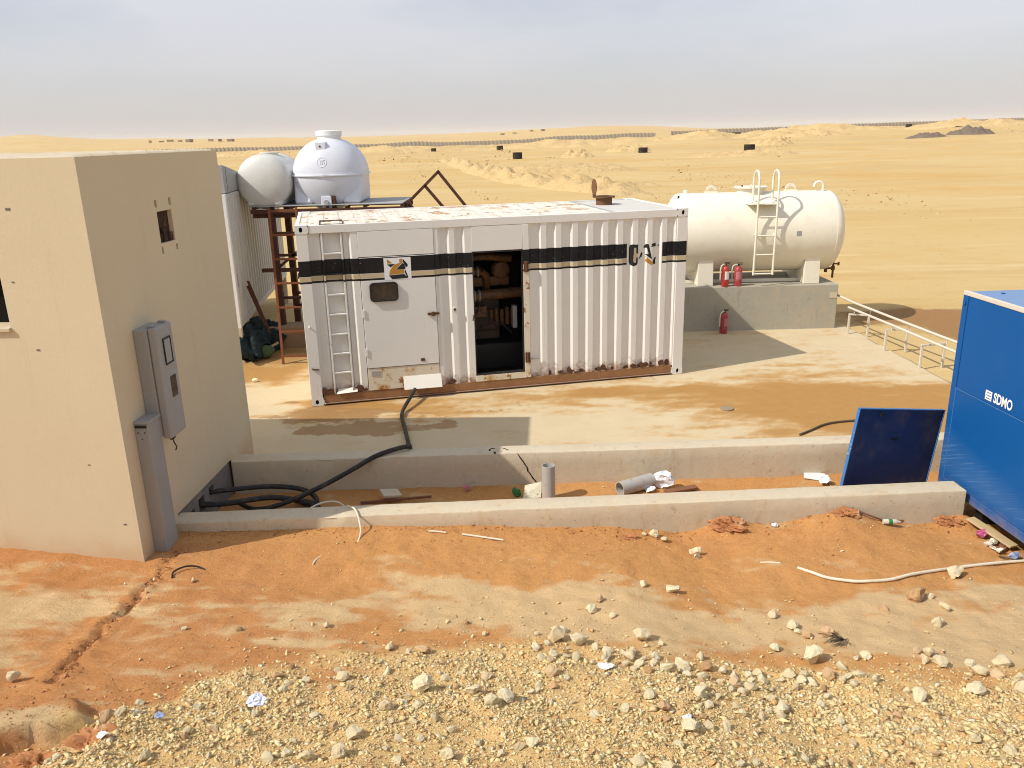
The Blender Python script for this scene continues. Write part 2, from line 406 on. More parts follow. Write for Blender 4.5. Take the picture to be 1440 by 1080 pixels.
# ------------------------------------------------------------------ terrain
def kerb_y(x): return 7.36 + (x + 3.31) * .0395
GULLY = [(-3.19, 6.84), (-3.16, 6.43), (-3.18, 6.07), (-3.15, 5.61), (-3.14, 5.17), (-3.08, 4.82), (-3.02, 4.55)]
def seg_dist(x, y, pl):
    d = np.full(np.shape(x), 9e9)
    for (ax, ay), (bx, by) in zip(pl[:-1], pl[1:]):
        t = np.clip(((x - ax) * (bx - ax) + (y - ay) * (by - ay)) / ((bx - ax) ** 2 + (by - ay) ** 2), 0, 1)
        d = np.minimum(d, np.hypot(x - ax - t * (bx - ax), y - ay - t * (by - ay)))
    return d
AZX = np.array([-900, -300, 0, 60, 110, 200, 300, 420, 540, 640, 720, 790, 850, 920, 1000, 1100, 1200, 1440, 1800, 2400]) - 720.
RIDGE = np.array([10, 10, 12, 14.5, 11, 7.5, 6, 5, 4.2, 4.5, 6, 9.0, 11, 9, 4, 1.5, 1.0, 2.0, 4, 4])
FENZ = np.array([-1, -1, -1, -1, -1, -1, -.8, -.6, -.4, -.3, -.2, .4, 1.0, 1.5, 2.2, 2.8, 3.3, 4.5, 5, 5])
def far_z(x, y):
    yy = np.maximum(y, 1.); ax = np.clip(x / yy * FPX / .956, -1600, 1650)
    r = np.hypot(x, y)
    zf = np.interp(ax, AZX, FENZ); zr = (np.interp(ax, AZX, RIDGE) - 1.5) / 1248 * 1500 + CAM_H
    z = zf * sstep(70, 440, r) + (zr - zf) * sstep(470, 1500, r)
    und = fbm(x / 22, y / 22, 31, 4) * .42 * sstep(35, 130, r) + fbm(x / 7, y / 7, 47, 3) * .16 * sstep(18, 45, r)
    und = und + fbm(x / 160, y / 160, 77, 4, .55) * 4 * sstep(500, 1400, r) + fbm(x / 10, y / 22, 57, 5, .65) * .9 * sstep(180, 300, r) * (1 - sstep(420, 520, r))
    front = (y > 1)
    return np.where(front, z + und, und * .3)
def base_z(x, y):
    zk = np.interp(x, [-7, -4.9, -3.4, -1.5, 0, 1.0, 1.7, 3, 4.6, 6], [.42, .40, .24, .17, .14, .10, -.01, -.03, -.05, -.05])
    t = np.clip(6.3 - y, 0, 7)
    f = zk + .10 * t + .04 * t * t
    f = np.where(y < 0, zk + .63 + 1.59 - y * .12, f)
    f = f * (1 - sstep(9, 60, np.abs(x))) 
    return f
def ground_z(x, y, detail=True):
    x = np.asarray(x, float); y = np.asarray(y, float)
    w = sstep(-.06, .06, y - kerb_y(x))
    z = base_z(x, y) * (1 - w) + np.where(y < 9.0, -.075, -.035) * w
    z = z + far_z(x, y) * sstep(14, 30, np.hypot(x, y))
    near = (1 - w)
    # wind-banked sand lumps at the kerb
    for cx, cy, r, h in ((2.13, 7.46, .26, .12), (3.30, 7.50, .45, .16), (2.6, 7.4, .5, .03), (4.55, 7.52, .22, .11), (3.0, 7.2, 1.2, .03), (-1.0, 7.2, .8, .04)):
        z = z + near * h * np.exp(-(((x - cx) / r) ** 2 + ((y - cy) / (r * .6)) ** 2))
    if detail:
        a = (1 - sstep(9, 14, y)) 
        z = z + a * (near * (.035 * fbm(x / .9, y / .9, 3, 3) + .014 * fbm(x / .16, y / .16, 9, 4, .6) + .012 * np.abs(fbm(x / .3, y / .3, 15, 5, .65))) + (1 - near) * .02 * fbm(x / .35, y / .35, 5, 4))
        gv = gravel_mask(x, y)
        z = z + near * gv * (.05 * fbm(x / .3, y / .3, 12, 4, .6) + .02)
        # erosion gully and the broken bank at its foot
        d = seg_dist(x + .10 * fbm(x / .22, y / .22, 61, 3), y + .08 * fbm(x / .2, y / .2, 66, 3), GULLY)
        wid = np.interp(y, [4.5, 5.2, 5.8, 6.3, 6.9], [.018, .013, .021, .018, .013]) * (1 + 1.6 * fbm(x / .12, y / .12, 64, 3))
        z = z - near * .05 * np.exp(-(d / wid) ** 2) + near * .016 * np.exp(-((d - .07) / .05) ** 2) * (.6 + 1.5 * fbm(x / .07, y / .07, 69, 3))
        # raised crust bank bottom left, broken edge facing the gravel
        bx = x + 2.62 + .12 * fbm(x / .25, y / .25, 83, 3); by = y - 4.05 + .1 * fbm(x / .2, y / .2, 88, 3)
        e = bx * .55 - by * .84         # across the bank (towards camera positive)
        al = bx * .84 + by * .55
        bank = sstep(-.42, -.1, e) * (1 - sstep(.10, .17, e)) * (1 - sstep(-.06, .0, al)) * sstep(-1.9, -1.3, al)
        pit = sstep(.12, .2, e) * (1 - sstep(.35, .6, e)) * (1 - sstep(-.06, .06, al)) * sstep(-1.9, -1.3, al)
        z = z + near * (.085 * bank - .07 * pit)
    return z
def gravel_edge(x):
    return np.interp(x, [-5, -2.9, -2.46, -2.06, -1.24, -.15, .63, 1.34, 2.35, 3.56, 6], [2.6, 2.9, 4.0, 4.55, 4.78, 5.08, 5.06, 4.82, 4.83, 4.86, 4.9])
def gravel_mask(x, y):
    e = gravel_edge(x) + .55 * fbm(x / .6, y / .5, 21, 4)
    return (1 - sstep(-.42, .34, y - e)) * (.55 + .45 * sstep(-.28, .05, fbm(x / .45, y / .35, 27, 4)))

def graded(lo_far, lo, hi, hi_far, step, g1, g2):
    c = list(np.arange(lo, hi, step)); s_ = step; q = hi
    while q < hi_far: c.append(q); q += s_; s_ *= g2
    c.append(hi_far); s_ = step * g1; q = lo - s_; L = []
    while q > lo_far: L.append(q); s_ *= g1; q -= s_
    L.append(lo_far)
    return np.array(L[::-1] + c)
gx = graded(-4500, -4.6, 5.6, 4500, .03, 1.085, 1.085)
gy = graded(-400, 2.9, 7.65, 6500, .026, 1.2, 1.026)
X, Y = np.meshgrid(gx, gy)
Z = ground_z(X, Y)
me = grid_sheet(np.stack([X, Y, Z], -1))
wX, wY = X + .55 * fbm(X / .9, Y / .5, 91, 4) * (np.hypot(X, Y) < 40), Y + .3 * fbm(X / .8, Y / .5, 95, 4) * (np.hypot(X, Y) < 40)
ell = lambda cx, cy, rx, ry: np.exp(-(((wX - cx) / rx) ** 2 + ((wY - cy) / ry) ** 2))
crust = sum(a * ell(*e) for a, e in [
    (1., (-4.1, 5.75, 1.0, .55)), (.8, (-4.4, 5.1, .7, .4)), (1., (-.45, 5.95, 1.15, .42)), (1., (.75, 5.75, 1.1, .35)), (.9, (-1.75, 5.72, .5, .18)),
    (.9, (-1.62, 5.22, .55, .06)), (1., (-2.4, 4.52, .42, .13)), (.7, (-1.55, 4.66, .3, .09)), (1., (2.4, 5.6, 1.4, .28)), (1., (4.2, 5.6, 1.3, .5)),
    (.6, (1.6, 6.15, .9, .15)), (.7, (3.1, 6.05, .8, .16)), (1.3, (-2.95, 3.85, .42, .14)), (.5, (-.3, 6.75, .7, .12)), (.6, (-2.0, 7.6, .6, .1)), (.9, (2.6, 5.2, 1.7, .22)), (.8, (.1, 5.45, 1.1, .2)), (.7, (4.2, 6.2, .9, .3))])
crust = 1.15 * crust - .10 - .9 * ell(.2, 7.0, 2.6, .34) + 1.15 * fbm(X / .55, Y / .24, 101, 5, .62) + .5 * fbm(X / .12, Y / .09, 104, 3)
fattr(me, 'crust', np.clip(crust, 0, 1.3) * (Y < 8.9))
fattr(me, 'red', np.clip(sstep(.4, -2.2, X + .6 * (Y - 5.5) + .8 * fbm(X / .8, Y / .5, 111, 4)) * (Y < 7) + .35 * ell(2.5, 7.2, 3, .35), 0, 1))
fattr(me, 'gravel', (1 - sstep(-.35, .75, Y - gravel_edge(X) - .7 * fbm(X / .6, Y / .5, 21, 4))) * (Y < 7))
fattr(me, 'desert', sstep(9.05, 9.2, Y) * 1.0)
rr_ = np.hypot(X, Y)
fattr(me, 'rough', np.clip(sstep(135, 190, rr_) * (1 - sstep(400, 470, rr_)) * sstep(-.12, .22, fbm(X / 30, Y / 34, 141, 5, .6)) + .8 * sstep(60, 85, rr_) * (1 - sstep(85, 150, rr_)) * sstep(.12, .35, fbm(X / 16, Y / 12, 146, 4, .6)), 0, 1) * (Y > 0))
tank_shade_soil = np.clip(ell(8.6, 17.2, 1.9, .8) + ell(9.6, 15.6, 1.6, .9) + .8 * ell(11.5, 16.5, 2.0, .9), 0, 1)  # painted: the tank's cast shadow plus brown dug soil beside it
fattr(me, 'shade_soil', np.clip(tank_shade_soil + .75 * np.exp(-(seg_dist(X + .10 * fbm(X / .22, Y / .22, 61, 3), Y + .08 * fbm(X / .2, Y / .2, 66, 3), GULLY) / .024) ** 2), 0, 1))  # the gully's dark line is painted in as well
def m_ground():
    N = NT('desert_sand', .95, .1)
    cr, gr, de, da, rd = N.attr('crust'), N.attr('gravel'), N.attr('desert'), N.attr('shade_soil'), N.attr('red')
    n1 = N.noise(.55, 6, .6); n2 = N.noise(3.5, 6, .65); n3 = N.noise(22, 5, .65); n4 = N.noise(120, 3, .6)
    red = N.mix(rd, N.mix(n2, (.46, .215, .070), (.57, .30, .105)), N.mix(n2, (.40, .165, .055), (.55, .275, .105)))
    red = N.mix(N.rng(n3, .42, .72, 0, .45), red, (.37, .155, .06))
    cw = N.rng(N.math('ADD', cr, N.math('MULTIPLY', N.math('SUBTRACT', n3, .5), .7)), .12, 1.05)
    crc = N.mix(N.noise(5, 6, .68), (.51, .345, .17), (.64, .475, .265))
    k = N.mix(N.math('MULTIPLY', cw, .9), red, crc)
    k = N.mix(N.rng(n4, .60, .68, 0, .6), k, (.66, .52, .31))
    k = N.mix(N.rng(N.noise(75, 3, .6), .66, .73, 0, .45), k, (.26, .12, .05))
    gw = N.rng(N.math('ADD', gr, N.math('MULTIPLY', N.math('SUBTRACT', n3, .5), .7)), .35, .95)
    k = N.mix(N.math('MULTIPLY', gw, .85), k, N.mix(n3, (.56, .375, .15), (.72, .52, .245)))
    # open desert: pale yellow sand with tracks and stony bands
    wv = N.mapped((.012, .06, .06))
    far = N.mix(N.rng(N.noise(1., 7, .6, wv), .34, .66), (.535, .375, .157), (.565, .425, .205))
    far = N.mix(N.rng(N.noise(.045, 6, .65), .50, .68, 0, .75), far, (.53, .325, .11))
    far = N.mix(N.rng(N.noise(.22, 6, .68, N.mapped((.35, 1.4, 1))), .54, .7, 0, .55), far, (.47, .30, .115))
    far = N.mix(N.rng(N.noise(1.6, 6, .7), .57, .70, 0, .5), far, (.42, .27, .115))
    far = N.mix(N.rng(N.noise(1., 7, .7, N.mapped((.03, .35, .3))), .53, .66, 0, .55), far, (.48, .31, .12))
    far = N.mix(N.rng(N.noise(1., 7, .7, N.mapped((.05, .6, .3))), .56, .66, 0, .5), far, (.68, .54, .30))
    ro = N.attr('rough')
    rn = N.rng(N.math('ADD', ro, N.math('MULTIPLY', N.math('SUBTRACT', N.noise(.35, 7, .72), .5), 1.2)), .35, .9)
    far = N.mix(N.math('MULTIPLY', rn, .7), far, N.mix(N.noise(.8, 6, .7), (.40, .265, .11), (.60, .45, .22)))
    k = N.mix(de, k, far)
    k = N.mix(N.math('MULTIPLY', N.rng(N.math('ADD', da, N.math('MULTIPLY', N.math('SUBTRACT', n2, .5), .6)), .3, .65), .75), k, (.235, .105, .04))  # mix in the painted shade and dug soil
    N.color(k)
    h = N.math('ADD', N.math('MULTIPLY', N.noise(34, 6, .68), .8), N.math('MULTIPLY', n4, .35))
    N.bump(h, .75, .022)
    return N.m
ground = tag(link('ground', me, m_ground(), smooth=False), kind='structure')
for p_ in (): pass
me.polygons.foreach_set('use_smooth', np.ones(len(me.polygons), dtype=bool))
def gz(x, y): return float(ground_z(np.array([x]), np.array([y]))[0])

# concrete pad under the containers
px_, py_ = np.arange(-6.2, 7.05, .06), np.arange(9.08, 16.4, .06)
PX, PY = np.meshgrid(px_, py_)
edge = np.clip(PX, None, 6.95 + .05 * fbm(PY / .5, PX * 0, 4, 3) + (PY - 12) * -.02)
PZ = .0 + .006 * fbm(PX / 1.2, PY / 1.2, 8, 3) - .004
PZ[:, -1] = -.1; PZ[-1, :] = -.1; PZ[:, 0] = -.1; PZ[0, :] = -.1
me = grid_sheet(np.stack([edge, PY, PZ], -1))
X, Y = PX, PY
wX, wY = X + .9 * fbm(X / 1.2, Y / .5, 91, 5, .6), Y + .5 * fbm(X / 1.0, Y / .5, 95, 5, .6)
sand = sum(a * ell(*e) for a, e in [
    (1.15, (-1.9, 11.62, 1.35, .42)), (.9, (-2.7, 11.9, .6, .3)), (.95, (2.3, 12.3, 1.5, .42)), (.35, (.6, 12.0, 1.6, .5)), (1.2, (4.3, 11.5, 1.9, .8)), (1.1, (6.0, 11.4, 1.6, .8)), (1.1, (4.6, 10.4, 1.2, .6)), (.9, (5.8, 10.0, 1.4, .7)),
    (1., (-4.6, 13.5, 1.8, .8)), (1., (-5.2, 15, 2, 1.2)), (.55, (5.0, 13.0, 1.0, .5)), (.4, (2.0, 10.9, .4, .2)), (.6, (-4.9, 10.2, .8, .5))])
sand = sand - .9 * ell(-4.0, 12.35, .55, .35) - .7 * ell(1.4, 10.9, 1.2, .35) - .6 * ell(3.1, 11.25, .35, .25)
fattr(me, 'sand', np.clip(sand + .06 + .6 * fbm(X / .7, Y / .25, 121, 5, .62), 0, 1.2))
fattr(me, 'wet', np.clip(ell(-2.2, 10.72, .75, .3) + ell(-1.25, 10.9, .25, .3) + ell(-2.5, 11.35, .9, .25) + .8 * ell(-3.0, 11.7, .4, .25) + .6 * ell(2.6, 13.0, .6, .12) + .5 * ell(-.6, 11.55, 1, .2), 0, 1))
def m_slab():
    N = NT('sandy_concrete_pad', .9, .15)
    sa, we = N.attr('sand'), N.attr('wet')
    n1, n2, n3 = N.noise(1.6, 7, .65), N.noise(7, 6, .65), N.noise(45, 4, .6)
    k = N.mix(n1, (.50, .395, .235), (.63, .53, .355))
    k = N.mix(N.rng(n2, .5, .75, 0, .4), k, (.58, .42, .225))
    w = N.rng(N.math('ADD', sa, N.math('MULTIPLY', N.math('SUBTRACT', n2, .5), .8)), .05, .85)
    w2 = N.rng(N.math('ADD', sa, N.math('MULTIPLY', N.math('SUBTRACT', n2, .5), .7)), .30, 1.15)
    k = N.mix(w, k, (.50, .325, .145))
    k = N.mix(w2, k, N.mix(n2, (.345, .18, .052), (.42, .245, .088)))
    k = N.mix(N.rng(N.math('ADD', we, N.math('MULTIPLY', N.math('SUBTRACT', n2, .5), .8)), .42, .60, 0, .75), k, (.30, .17, .072))
    k = N.mix(N.rng(n3, .66, .74, 0, .4), k, (.33, .23, .13))
    N.color(k)
    N.bump(N.math('ADD', N.noise(30, 6, .65), N.math('MULTIPLY', n3, .3)), .3, .01)
    return N.m
pad = tag(link('concrete_pad', me, m_slab()), kind='structure')
me.polygons.foreach_set('use_smooth', np.ones(len(me.polygons), dtype=bool))

# ------------------------------------------------------------------ walls with openings
def wall_holes(mb, org, du, dn, u0, u1, z0, z1, holes, depth, topz=None):
    """wall sheet at org + u*du, outward normal dn; holes (u0,u1,z0,z1) get reveals going in by depth"""
    org, du, dn = Vector(org), Vector(du), Vector(dn)
    us = sorted({u0, u1, *[h[0] for h in holes], *[h[1] for h in holes]}); zs = sorted({z0, z1, *[h[2] for h in holes], *[h[3] for h in holes]})
    P = lambda u, z, d=0: org + du * u + Vector((0, 0, z)) - dn * d
    for a, b in zip(us[:-1], us[1:]):
        for c, d in zip(zs[:-1], zs[1:]):
            if any(h[0] <= a and b <= h[1] and h[2] <= c and d <= h[3] for h in holes): continue
            mb.add([P(a, c), P(b, c), P(b, d), P(a, d)], [(0, 1, 2, 3)])
    for h in holes:
        a, b, c, d = h[:4]; q = h[4] if len(h) > 4 else depth
        for (ua, za, ub, zb) in ((a, c, b, c), (b, c, b, d), (b, d, a, d), (a, d, a, c)):
            mb.add([P(ua, za), P(ub, zb), P(ub, zb, q), P(ua, za, q)], [(0, 1, 2, 3)])

# ------------------------------------------------------------------ plastered building
BA = Vector((-3.40, 6.65, 0)); BD = Vector((.14, 2.82, 0)).normalized(); BN = Vector((BD.y, -BD.x, 0)); BL = -BN
bld = empty('plastered_building', (0, 0, 0), 0, 'cream rendered flat roofed block building with grey electrical box on its wall', 'building')
DEP, WID, HB = 2.86, 4.2, 3.81
holes_r = [(1.235, 1.545, 2.975, 3.275, .16), (1.215, 1.262, 3.315, 3.385, .05), (1.512, 1.56, 3.318, 3.388, .05), (1.232, 1.268, 2.875, 2.945, .05), (1.545, 1.582, 2.878, 2.935, .05)]
mb = MB(); wall_holes(mb, BA, BD, BN, 0, DEP, .36, HB, holes_r, .1)
wall_holes(mb, BA, BD, BN, 0, .74, -.25, .36, [], .1); wall_holes(mb, BA, BD, BN, 2.15, DEP, -.25, .36, [], .1)
mb.add([BA + BD * .74 + Vector((0, 0, .36)), BA + BD * 2.15 + Vector((0, 0, .36)), BA + BD * 2.15 + Vector((0, 0, .36)) - BN * .03, BA + BD * .74 + Vector((0, 0, .36)) - BN * .03], [(0, 1, 2, 3)])
wall_holes(mb, BA, BL, -BD, 0, WID, -.25, HB, [(.80, 1.75, 2.445, 3.15, .22)], .22)
wall_holes(mb, BA + BD * DEP, BL, BD, 0, WID, -.25, HB, [], .1)
wall_holes(mb, BA + BL * WID, BD, BL, 0, DEP, -.25, HB, [], .1)
me_o = mb.build('rendered_wall', M['plaster'], bld)
# roof deck, ragged along its edge
nu, nv = 90, 30
A_ = np.array(BA); rows = []
for j in range(nv + 1):
    for i in range(nu + 1):
        q = A_ + np.array(BL) * (WID * i / nu) + np.array(BD) * (DEP * j / nv)
        e = i in (0, nu) or j in (0, nv)
        rows.append((q[0], q[1], HB - .001 + (.0 if e else .014 + .014 * random.random() * (1 if (i < 2 or j < 2 or i > nu - 2 or j > nv - 2) else .5))))
me = grid_sheet(np.array(rows).reshape(nv + 1, nu + 1, 3)); link('roof', me, M['kerb'], bld)
mb = MB(); mb.add([BA + BD * u + Vector((0, 0, z)) - BN * .045 for u, z in ((1.2, 2.95), (1.6, 2.95), (1.6, 3.3), (1.2, 3.3))], [(0, 1, 2, 3)])
vent = mb.build('vent_opening', M['brick_dark'], bld)
mb = MB()
for k in range(3): mb.box(-.044, -.02 + .008 * k, 1.245 + .1 * k, 1.325 + .1 * k, 2.98, 3.06 + .05 * (k % 2), Matrix.Translation(BA) @ Matrix((BN, BD, Vector((0, 0, 1)))).transposed().to_4x4())
mb.build('rubble_fill', M['brick_dark'], vent, .006)
for (a, b, c, d, q) in holes_r[1:]:
    mb = MB(); mb.add([BA + BD * u + Vector((0, 0, z)) - BN * .048 for u, z in ((a, c), (b, c), (b, d), (a, d))], [(0, 1, 2, 3)])
    mb.build('bracket_slot', M['rough_conc'], bld)
mb = MB(); FT = Matrix.Translation(BA) @ Matrix((BN, BD, Vector((0, 0, 1)))).transposed().to_4x4()
FTn = FT
mb = MB(); wall_holes(mb, BA - BN * .03, BD, BN, .70, 2.2, -.25, .36, [(1.02, 1.16, .05, .22, .14), (1.27, 1.42, .10, .26, .14), (1.55, 1.68, .14, .27, .14)], .14)
fo = mb.build('bare_wall_base', M['rough_conc'], bld)
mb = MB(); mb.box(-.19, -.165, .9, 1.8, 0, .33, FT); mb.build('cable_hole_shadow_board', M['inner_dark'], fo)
# side window opening: black panel stands for the unlit room behind, sill
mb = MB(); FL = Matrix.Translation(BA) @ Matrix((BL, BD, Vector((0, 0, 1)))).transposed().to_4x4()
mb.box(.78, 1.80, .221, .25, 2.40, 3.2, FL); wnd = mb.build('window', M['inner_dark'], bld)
mb = MB(); mb.box(.795, 1.78, -.03, .20, 2.415, 2.447, FL); mb.build('sill', M['kerb'], wnd, .004)
for u0 in (.802, 1.713):
    mb = MB(); mb.box(u0, u0 + .034, .10, .15, 2.447, 3.15, FL); mb.build('frame', M['steel_rust'], wnd, .003)
for u, z, r in ((.62, 3.42, .02), (.70, 2.83, .012), (.60, 2.25, .015), (.35, 1.2, .01), (.12, .62, .014)):
    mb = MB(); mb.box(u - r, u + r, -.004, .01, z - r * .5, z + r * .5, FL); mb.build('plaster_chip', M['rough_conc'], bld, .002)

# electrical enclosure and cable trunk on the wall
eb = empty('electrical_enclosure', FT @ Vector((0, .61, 1.28)), 0, 'grey wall mounted electrical meter box with two small windows on cream wall', 'electrical box')
IM = Matrix.Translation(-Vector(eb.location))
FB = IM @ FT
mb = MB(); mb.box(0.001, .125, .44, .79, 1.29, 2.305, FB); mb.build('box_body', M['grey_box'], eb, .008)
mb = MB(); mb.box(.127, .205, .455, .775, 1.265, 2.315, FB); cov = mb.build('cover', M['grey_box'], eb, .014)
def rring(mb, u0, u1, z0, z1, w, n0, n1, mat):
    mb.box(n0, n1, u0, u1, z0, z0 + w, mat); mb.box(n0, n1, u0, u1, z1 - w, z1, mat); mb.box(n0, n1, u0, u0 + w, z0 + w, z1 - w, mat); mb.box(n0, n1, u1 - w, u1, z0 + w, z1 - w, mat)
mb = MB(); rring(mb, .55, .70, 1.95, 2.20, .014, .2055, .216, FB); mb.build('meter_window_frame', M['black'], cov, .003)
mb = MB(); mb.box(.2055, .211, .566, .684, 1.966, 2.184, FB); mb.build('meter_window', M['grey_box'], cov)
mb = MB(); mb.box(.2055, .212, .595, .70, 1.63, 1.83, FB); mb.build('breaker_window', M['glass_dark'], cov, .004)
mb = MB(); mb.box(.16, .19, .50, .56, 1.24, 1.266, FB); mb.build('cable_gland', M['black'], eb, .003)
mb = MB(); mb.tube([FB @ Vector(q) for q in ((.17, .53, 1.25), (.18, .535, 1.2), (.20, .53, 1.16), (.19, .52, 1.13))], .006, 6); mb.build('loose_wire', M['black'], eb)
for u in (.50, .72):
    mb = MB(); mb.box(.1, .16, u, u + .05, 2.316, 2.33, FB); mb.build('mounting_lug', M['grey_box'], eb, .002)
tr = empty('cable_trunk', FT @ Vector((0, .32, .1)), 0, 'grey sheet metal cable trunk rising from sand below the electrical box', 'trunking')
FC = Matrix.Translation(-Vector(tr.location)) @ FT
mb = MB(); mb.box(.001, .125, .205, .435, .05, 1.50, FC); tb = mb.build('trunk_body', M['grey_box'], tr, .005)
mb = MB(); mb.box(.001, .14, .197, .443, 1.502, 1.525, FC); mb.build('trunk_cap', M['grey_box'], tr, .004)
mb = MB(); mb.box(.01, .115, .200, .2045, 1.465, 1.490, FC); mb.build('shadow_gap', M['black'], tb)
for q in ((.03, 1.42), (.09, 1.42), (.06, 1.36)):
    mb = MB(); mb.cyl(FC @ Vector((q[0], .2046, q[1])), FC @ Vector((q[0], .199, q[1])), .006, 8); mb.build('screw', M['black'], tb)

# ------------------------------------------------------------------ low kerb walls
KH = .33
def kerb(name, p0, p1, w, label):
    p0, p1 = Vector((*p0, 0)), Vector((*p1, 0)); d = (p1 - p0); L = d.length; d.normalize(); nrm = Vector((-d.y, d.x, 0))
    nu_ = int(L / .05); mb = MB(); rows = []
    prof = [(0, -.3), (0, .0), (0, .18), (0, KH - .016), (.006, KH - .004), (.018, KH), (w * .5, KH), (w - .018, KH), (w - .006, KH - .004), (w, KH - .016), (w, .1), (w, -.3)]
    P = np.zeros((nu_ + 1, len(prof), 3))
    for i in range(nu_ + 1):
        t = L * i / nu_
        for j, (a, z) in enumerate(prof):
            wob = .008 * float(vnoise(np.array(t * 2.1), np.array(j * .5), 5)) + .004 * float(vnoise(np.array(t * 11.), np.array(a * 9.), 6))
            chip = 0
            if 2 < j < 6: chip = max(0, float(vnoise(np.array(t * 3.7 + p0.y), np.array(2.), 14)) - .36) * .16
            q = p0 + d * t + nrm * (a + (wob if j < 5 else -wob if j > 8 else 0) + (chip if j < 5 else 0))
            P[i, j] = (q.x, q.y, z + (wob * .6 - chip if z > .2 else 0))
    me = grid_sheet(P); v0 = len(me.vertices)
    bm = bmesh.new(); bm.from_mesh(me); bm.verts.ensure_lookup_table()
    n = len(prof); bm.faces.new([bm.verts[k] for k in range(n)]); bm.faces.new([bm.verts[nu_ * n + k] for k in range(n)][::-1])
    bmesh.ops.recalc_face_normals(bm, faces=bm.faces); bm.to_mesh(me); bm.free()
    return tag(link(name, me, M['kerb'], smooth=True), label, 'low wall')
kerb('concrete_kerb', (-3.37, 7.235), (4.60, 7.55), .255, 'front low concrete wall banked with orange sand, reaching the blue generator')
rk = kerb('concrete_kerb', (-3.29, 8.80), (6.2, 8.985), .25, 'rear low concrete wall edging the pad, cracked and stained dark near its middle')
# crack in the rear wall face
def on_rear(t, z, off=.004):
    p0 = Vector((-3.29, 8.80, 0)); d = Vector((9.49, .185, 0)).normalized(); n = Vector((d.y, -d.x, 0)); q = p0 + d * t + n * off; return Vector((q.x, q.y, z))
pts = [(3.335, .325), (3.36, .28), (3.40, .22), (3.44, .16), (3.46, .09), (3.50, .02), (3.55, -.05)]
mb = MB()
for (a, b) in zip(pts[:-1], pts[1:]):
    j = random.uniform(-.008, .008); w = random.uniform(.008, .02)
    mb.add([on_rear(a[0] - w / 2, a[1]), on_rear(a[0] + w / 2, a[1]), on_rear(b[0] + w / 2 + j, b[1]), on_rear(b[0] - w / 2 + j, b[1])], [(0, 1, 2, 3)])
mb.build('crack', M['inner_dark'], rk)
mb = MB()
for (t, o, l, w) in ((3.02, -.16, .05, .014), (3.0, -.12, .02, .05), (3.05, -.05, .03, .016), (3.06, -.02, .02, .03), (3.17, -.15, .03, .01), (3.20, -.11, .03, .014)):
    q = on_rear(t, KH + .004, o); mb.box(q.x, q.x + l, q.y - w / 2, q.y + w / 2, KH - .002, KH + .0045)
mb.build('tar_stain', M['inner_dark'], rk)

# ------------------------------------------------------------------ generator container
CX, CY, CYAW = -3.0613, 11.788, .21518
ct = empty('generator_container', (CX, CY, 0), CYAW, 'white rusty generator container with black stripe and open dark doorway', 'container')
Lc, Wc, Hc = 6.058, 2.438, 2.72
def hole_plate(mb, x0, x1, z0, z1, cx, cz, rx, rz, y, d, n=16):
    ring = [(cx + rx * math.cos(2 * PI * k / n + PI / n), cz + rz * math.sin(2 * PI * k / n + PI / n)) for k in range(n)]
    outer = []
    for k in range(n):
        a = 2 * PI * k / n + PI / n; c, s = math.cos(a), math.sin(a)
        t = min((x1 - cx if c > 0 else x0 - cx) / c if abs(c) > 1e-6 else 9, (z1 - cz if s > 0 else z0 - cz) / s if abs(s) > 1e-6 else 9)
        outer.append((cx + c * t, cz + s * t))
    vs = [(p[0], y, p[1]) for p in outer] + [(p[0], y, p[1]) for p in ring] + [(p[0], y + d, p[1]) for p in ring]
    fs = []
    for k in range(n):
        j = (k + 1) % n; fs += [(k, j, n + j, n + k), (n + k, n + j, 2 * n + j, 2 * n + k)]
    fs.append(tuple(2 * n + k for k in range(n)))
    mb.add(vs, fs)
for sx_ in (0, 1):
    a0 = -.003 if sx_ == 0 else Lc - .19
    a1 = a0 + .193
    for z0, z1 in ((0, .118), (Hc - .118, Hc + .004)):
        mb = MB(); y = -.004
        cx_ = a0 + (.085 if sx_ == 0 else .108)
        hole_plate(mb, a0, a1, z0, z1, cx_, (z0 + z1) / 2, .026, .038, y, .07)
        mb.add([(a0, y, z0), (a1, y, z0), (a1, .165, z0), (a0, .165, z0), (a0, y, z1), (a1, y, z1), (a1, .165, z1), (a0, .165, z1)], [(0, 3, 2, 1), (4, 5, 6, 7), (0, 4, 7, 3), (1, 2, 6, 5), (3, 7, 6, 2)])
        cc_ = mb.build('corner_casting', M['cont_plain'], ct)
        mb = MB(); mb.cyl((cx_, .02, (z0 + z1) / 2), (cx_, .06, (z0 + z1) / 2), .05, 12); mb.build('casting_shade_disc', M['inner_dark'], cc_)  # black disc paints the shade inside the casting hole
        mb = MB(); mb.box(a0, a1, Wc - .165, Wc + .004, z0, z1); mb.build('corner_casting', M['cont_plain'], ct, .004)
    b0 = (0, .172) if sx_ == 0 else (Lc - .172, Lc)
    mb = MB(); mb.box(b0[0], b0[1], 0, .15, .118, Hc - .118); mb.build('corner_post', M['cont'], ct, .006)
    mb = MB(); mb.box(b0[0], b0[1], Wc - .15, Wc, .118, Hc - .118); mb.build('corner_post', M['cont_plain'], ct, .006)
mb = MB(); mb.box(.19, Lc - .19, .002, .06, Hc - .118, Hc - .002); mb.build('top_rail', M['cont'], ct, .005)
mb = MB(); mb.box(.19, Lc - .19, Wc - .06, Wc, Hc - .118, Hc - .002); mb.build('top_rail', M['cont_plain'], ct, .005)
for x0 in (.0, Lc - .06):
    mb = MB(); mb.box(x0, x0 + .06, .16, Wc - .16, Hc - .10, Hc - .002); mb.build('top_rail', M['cont_plain'], ct, .004)
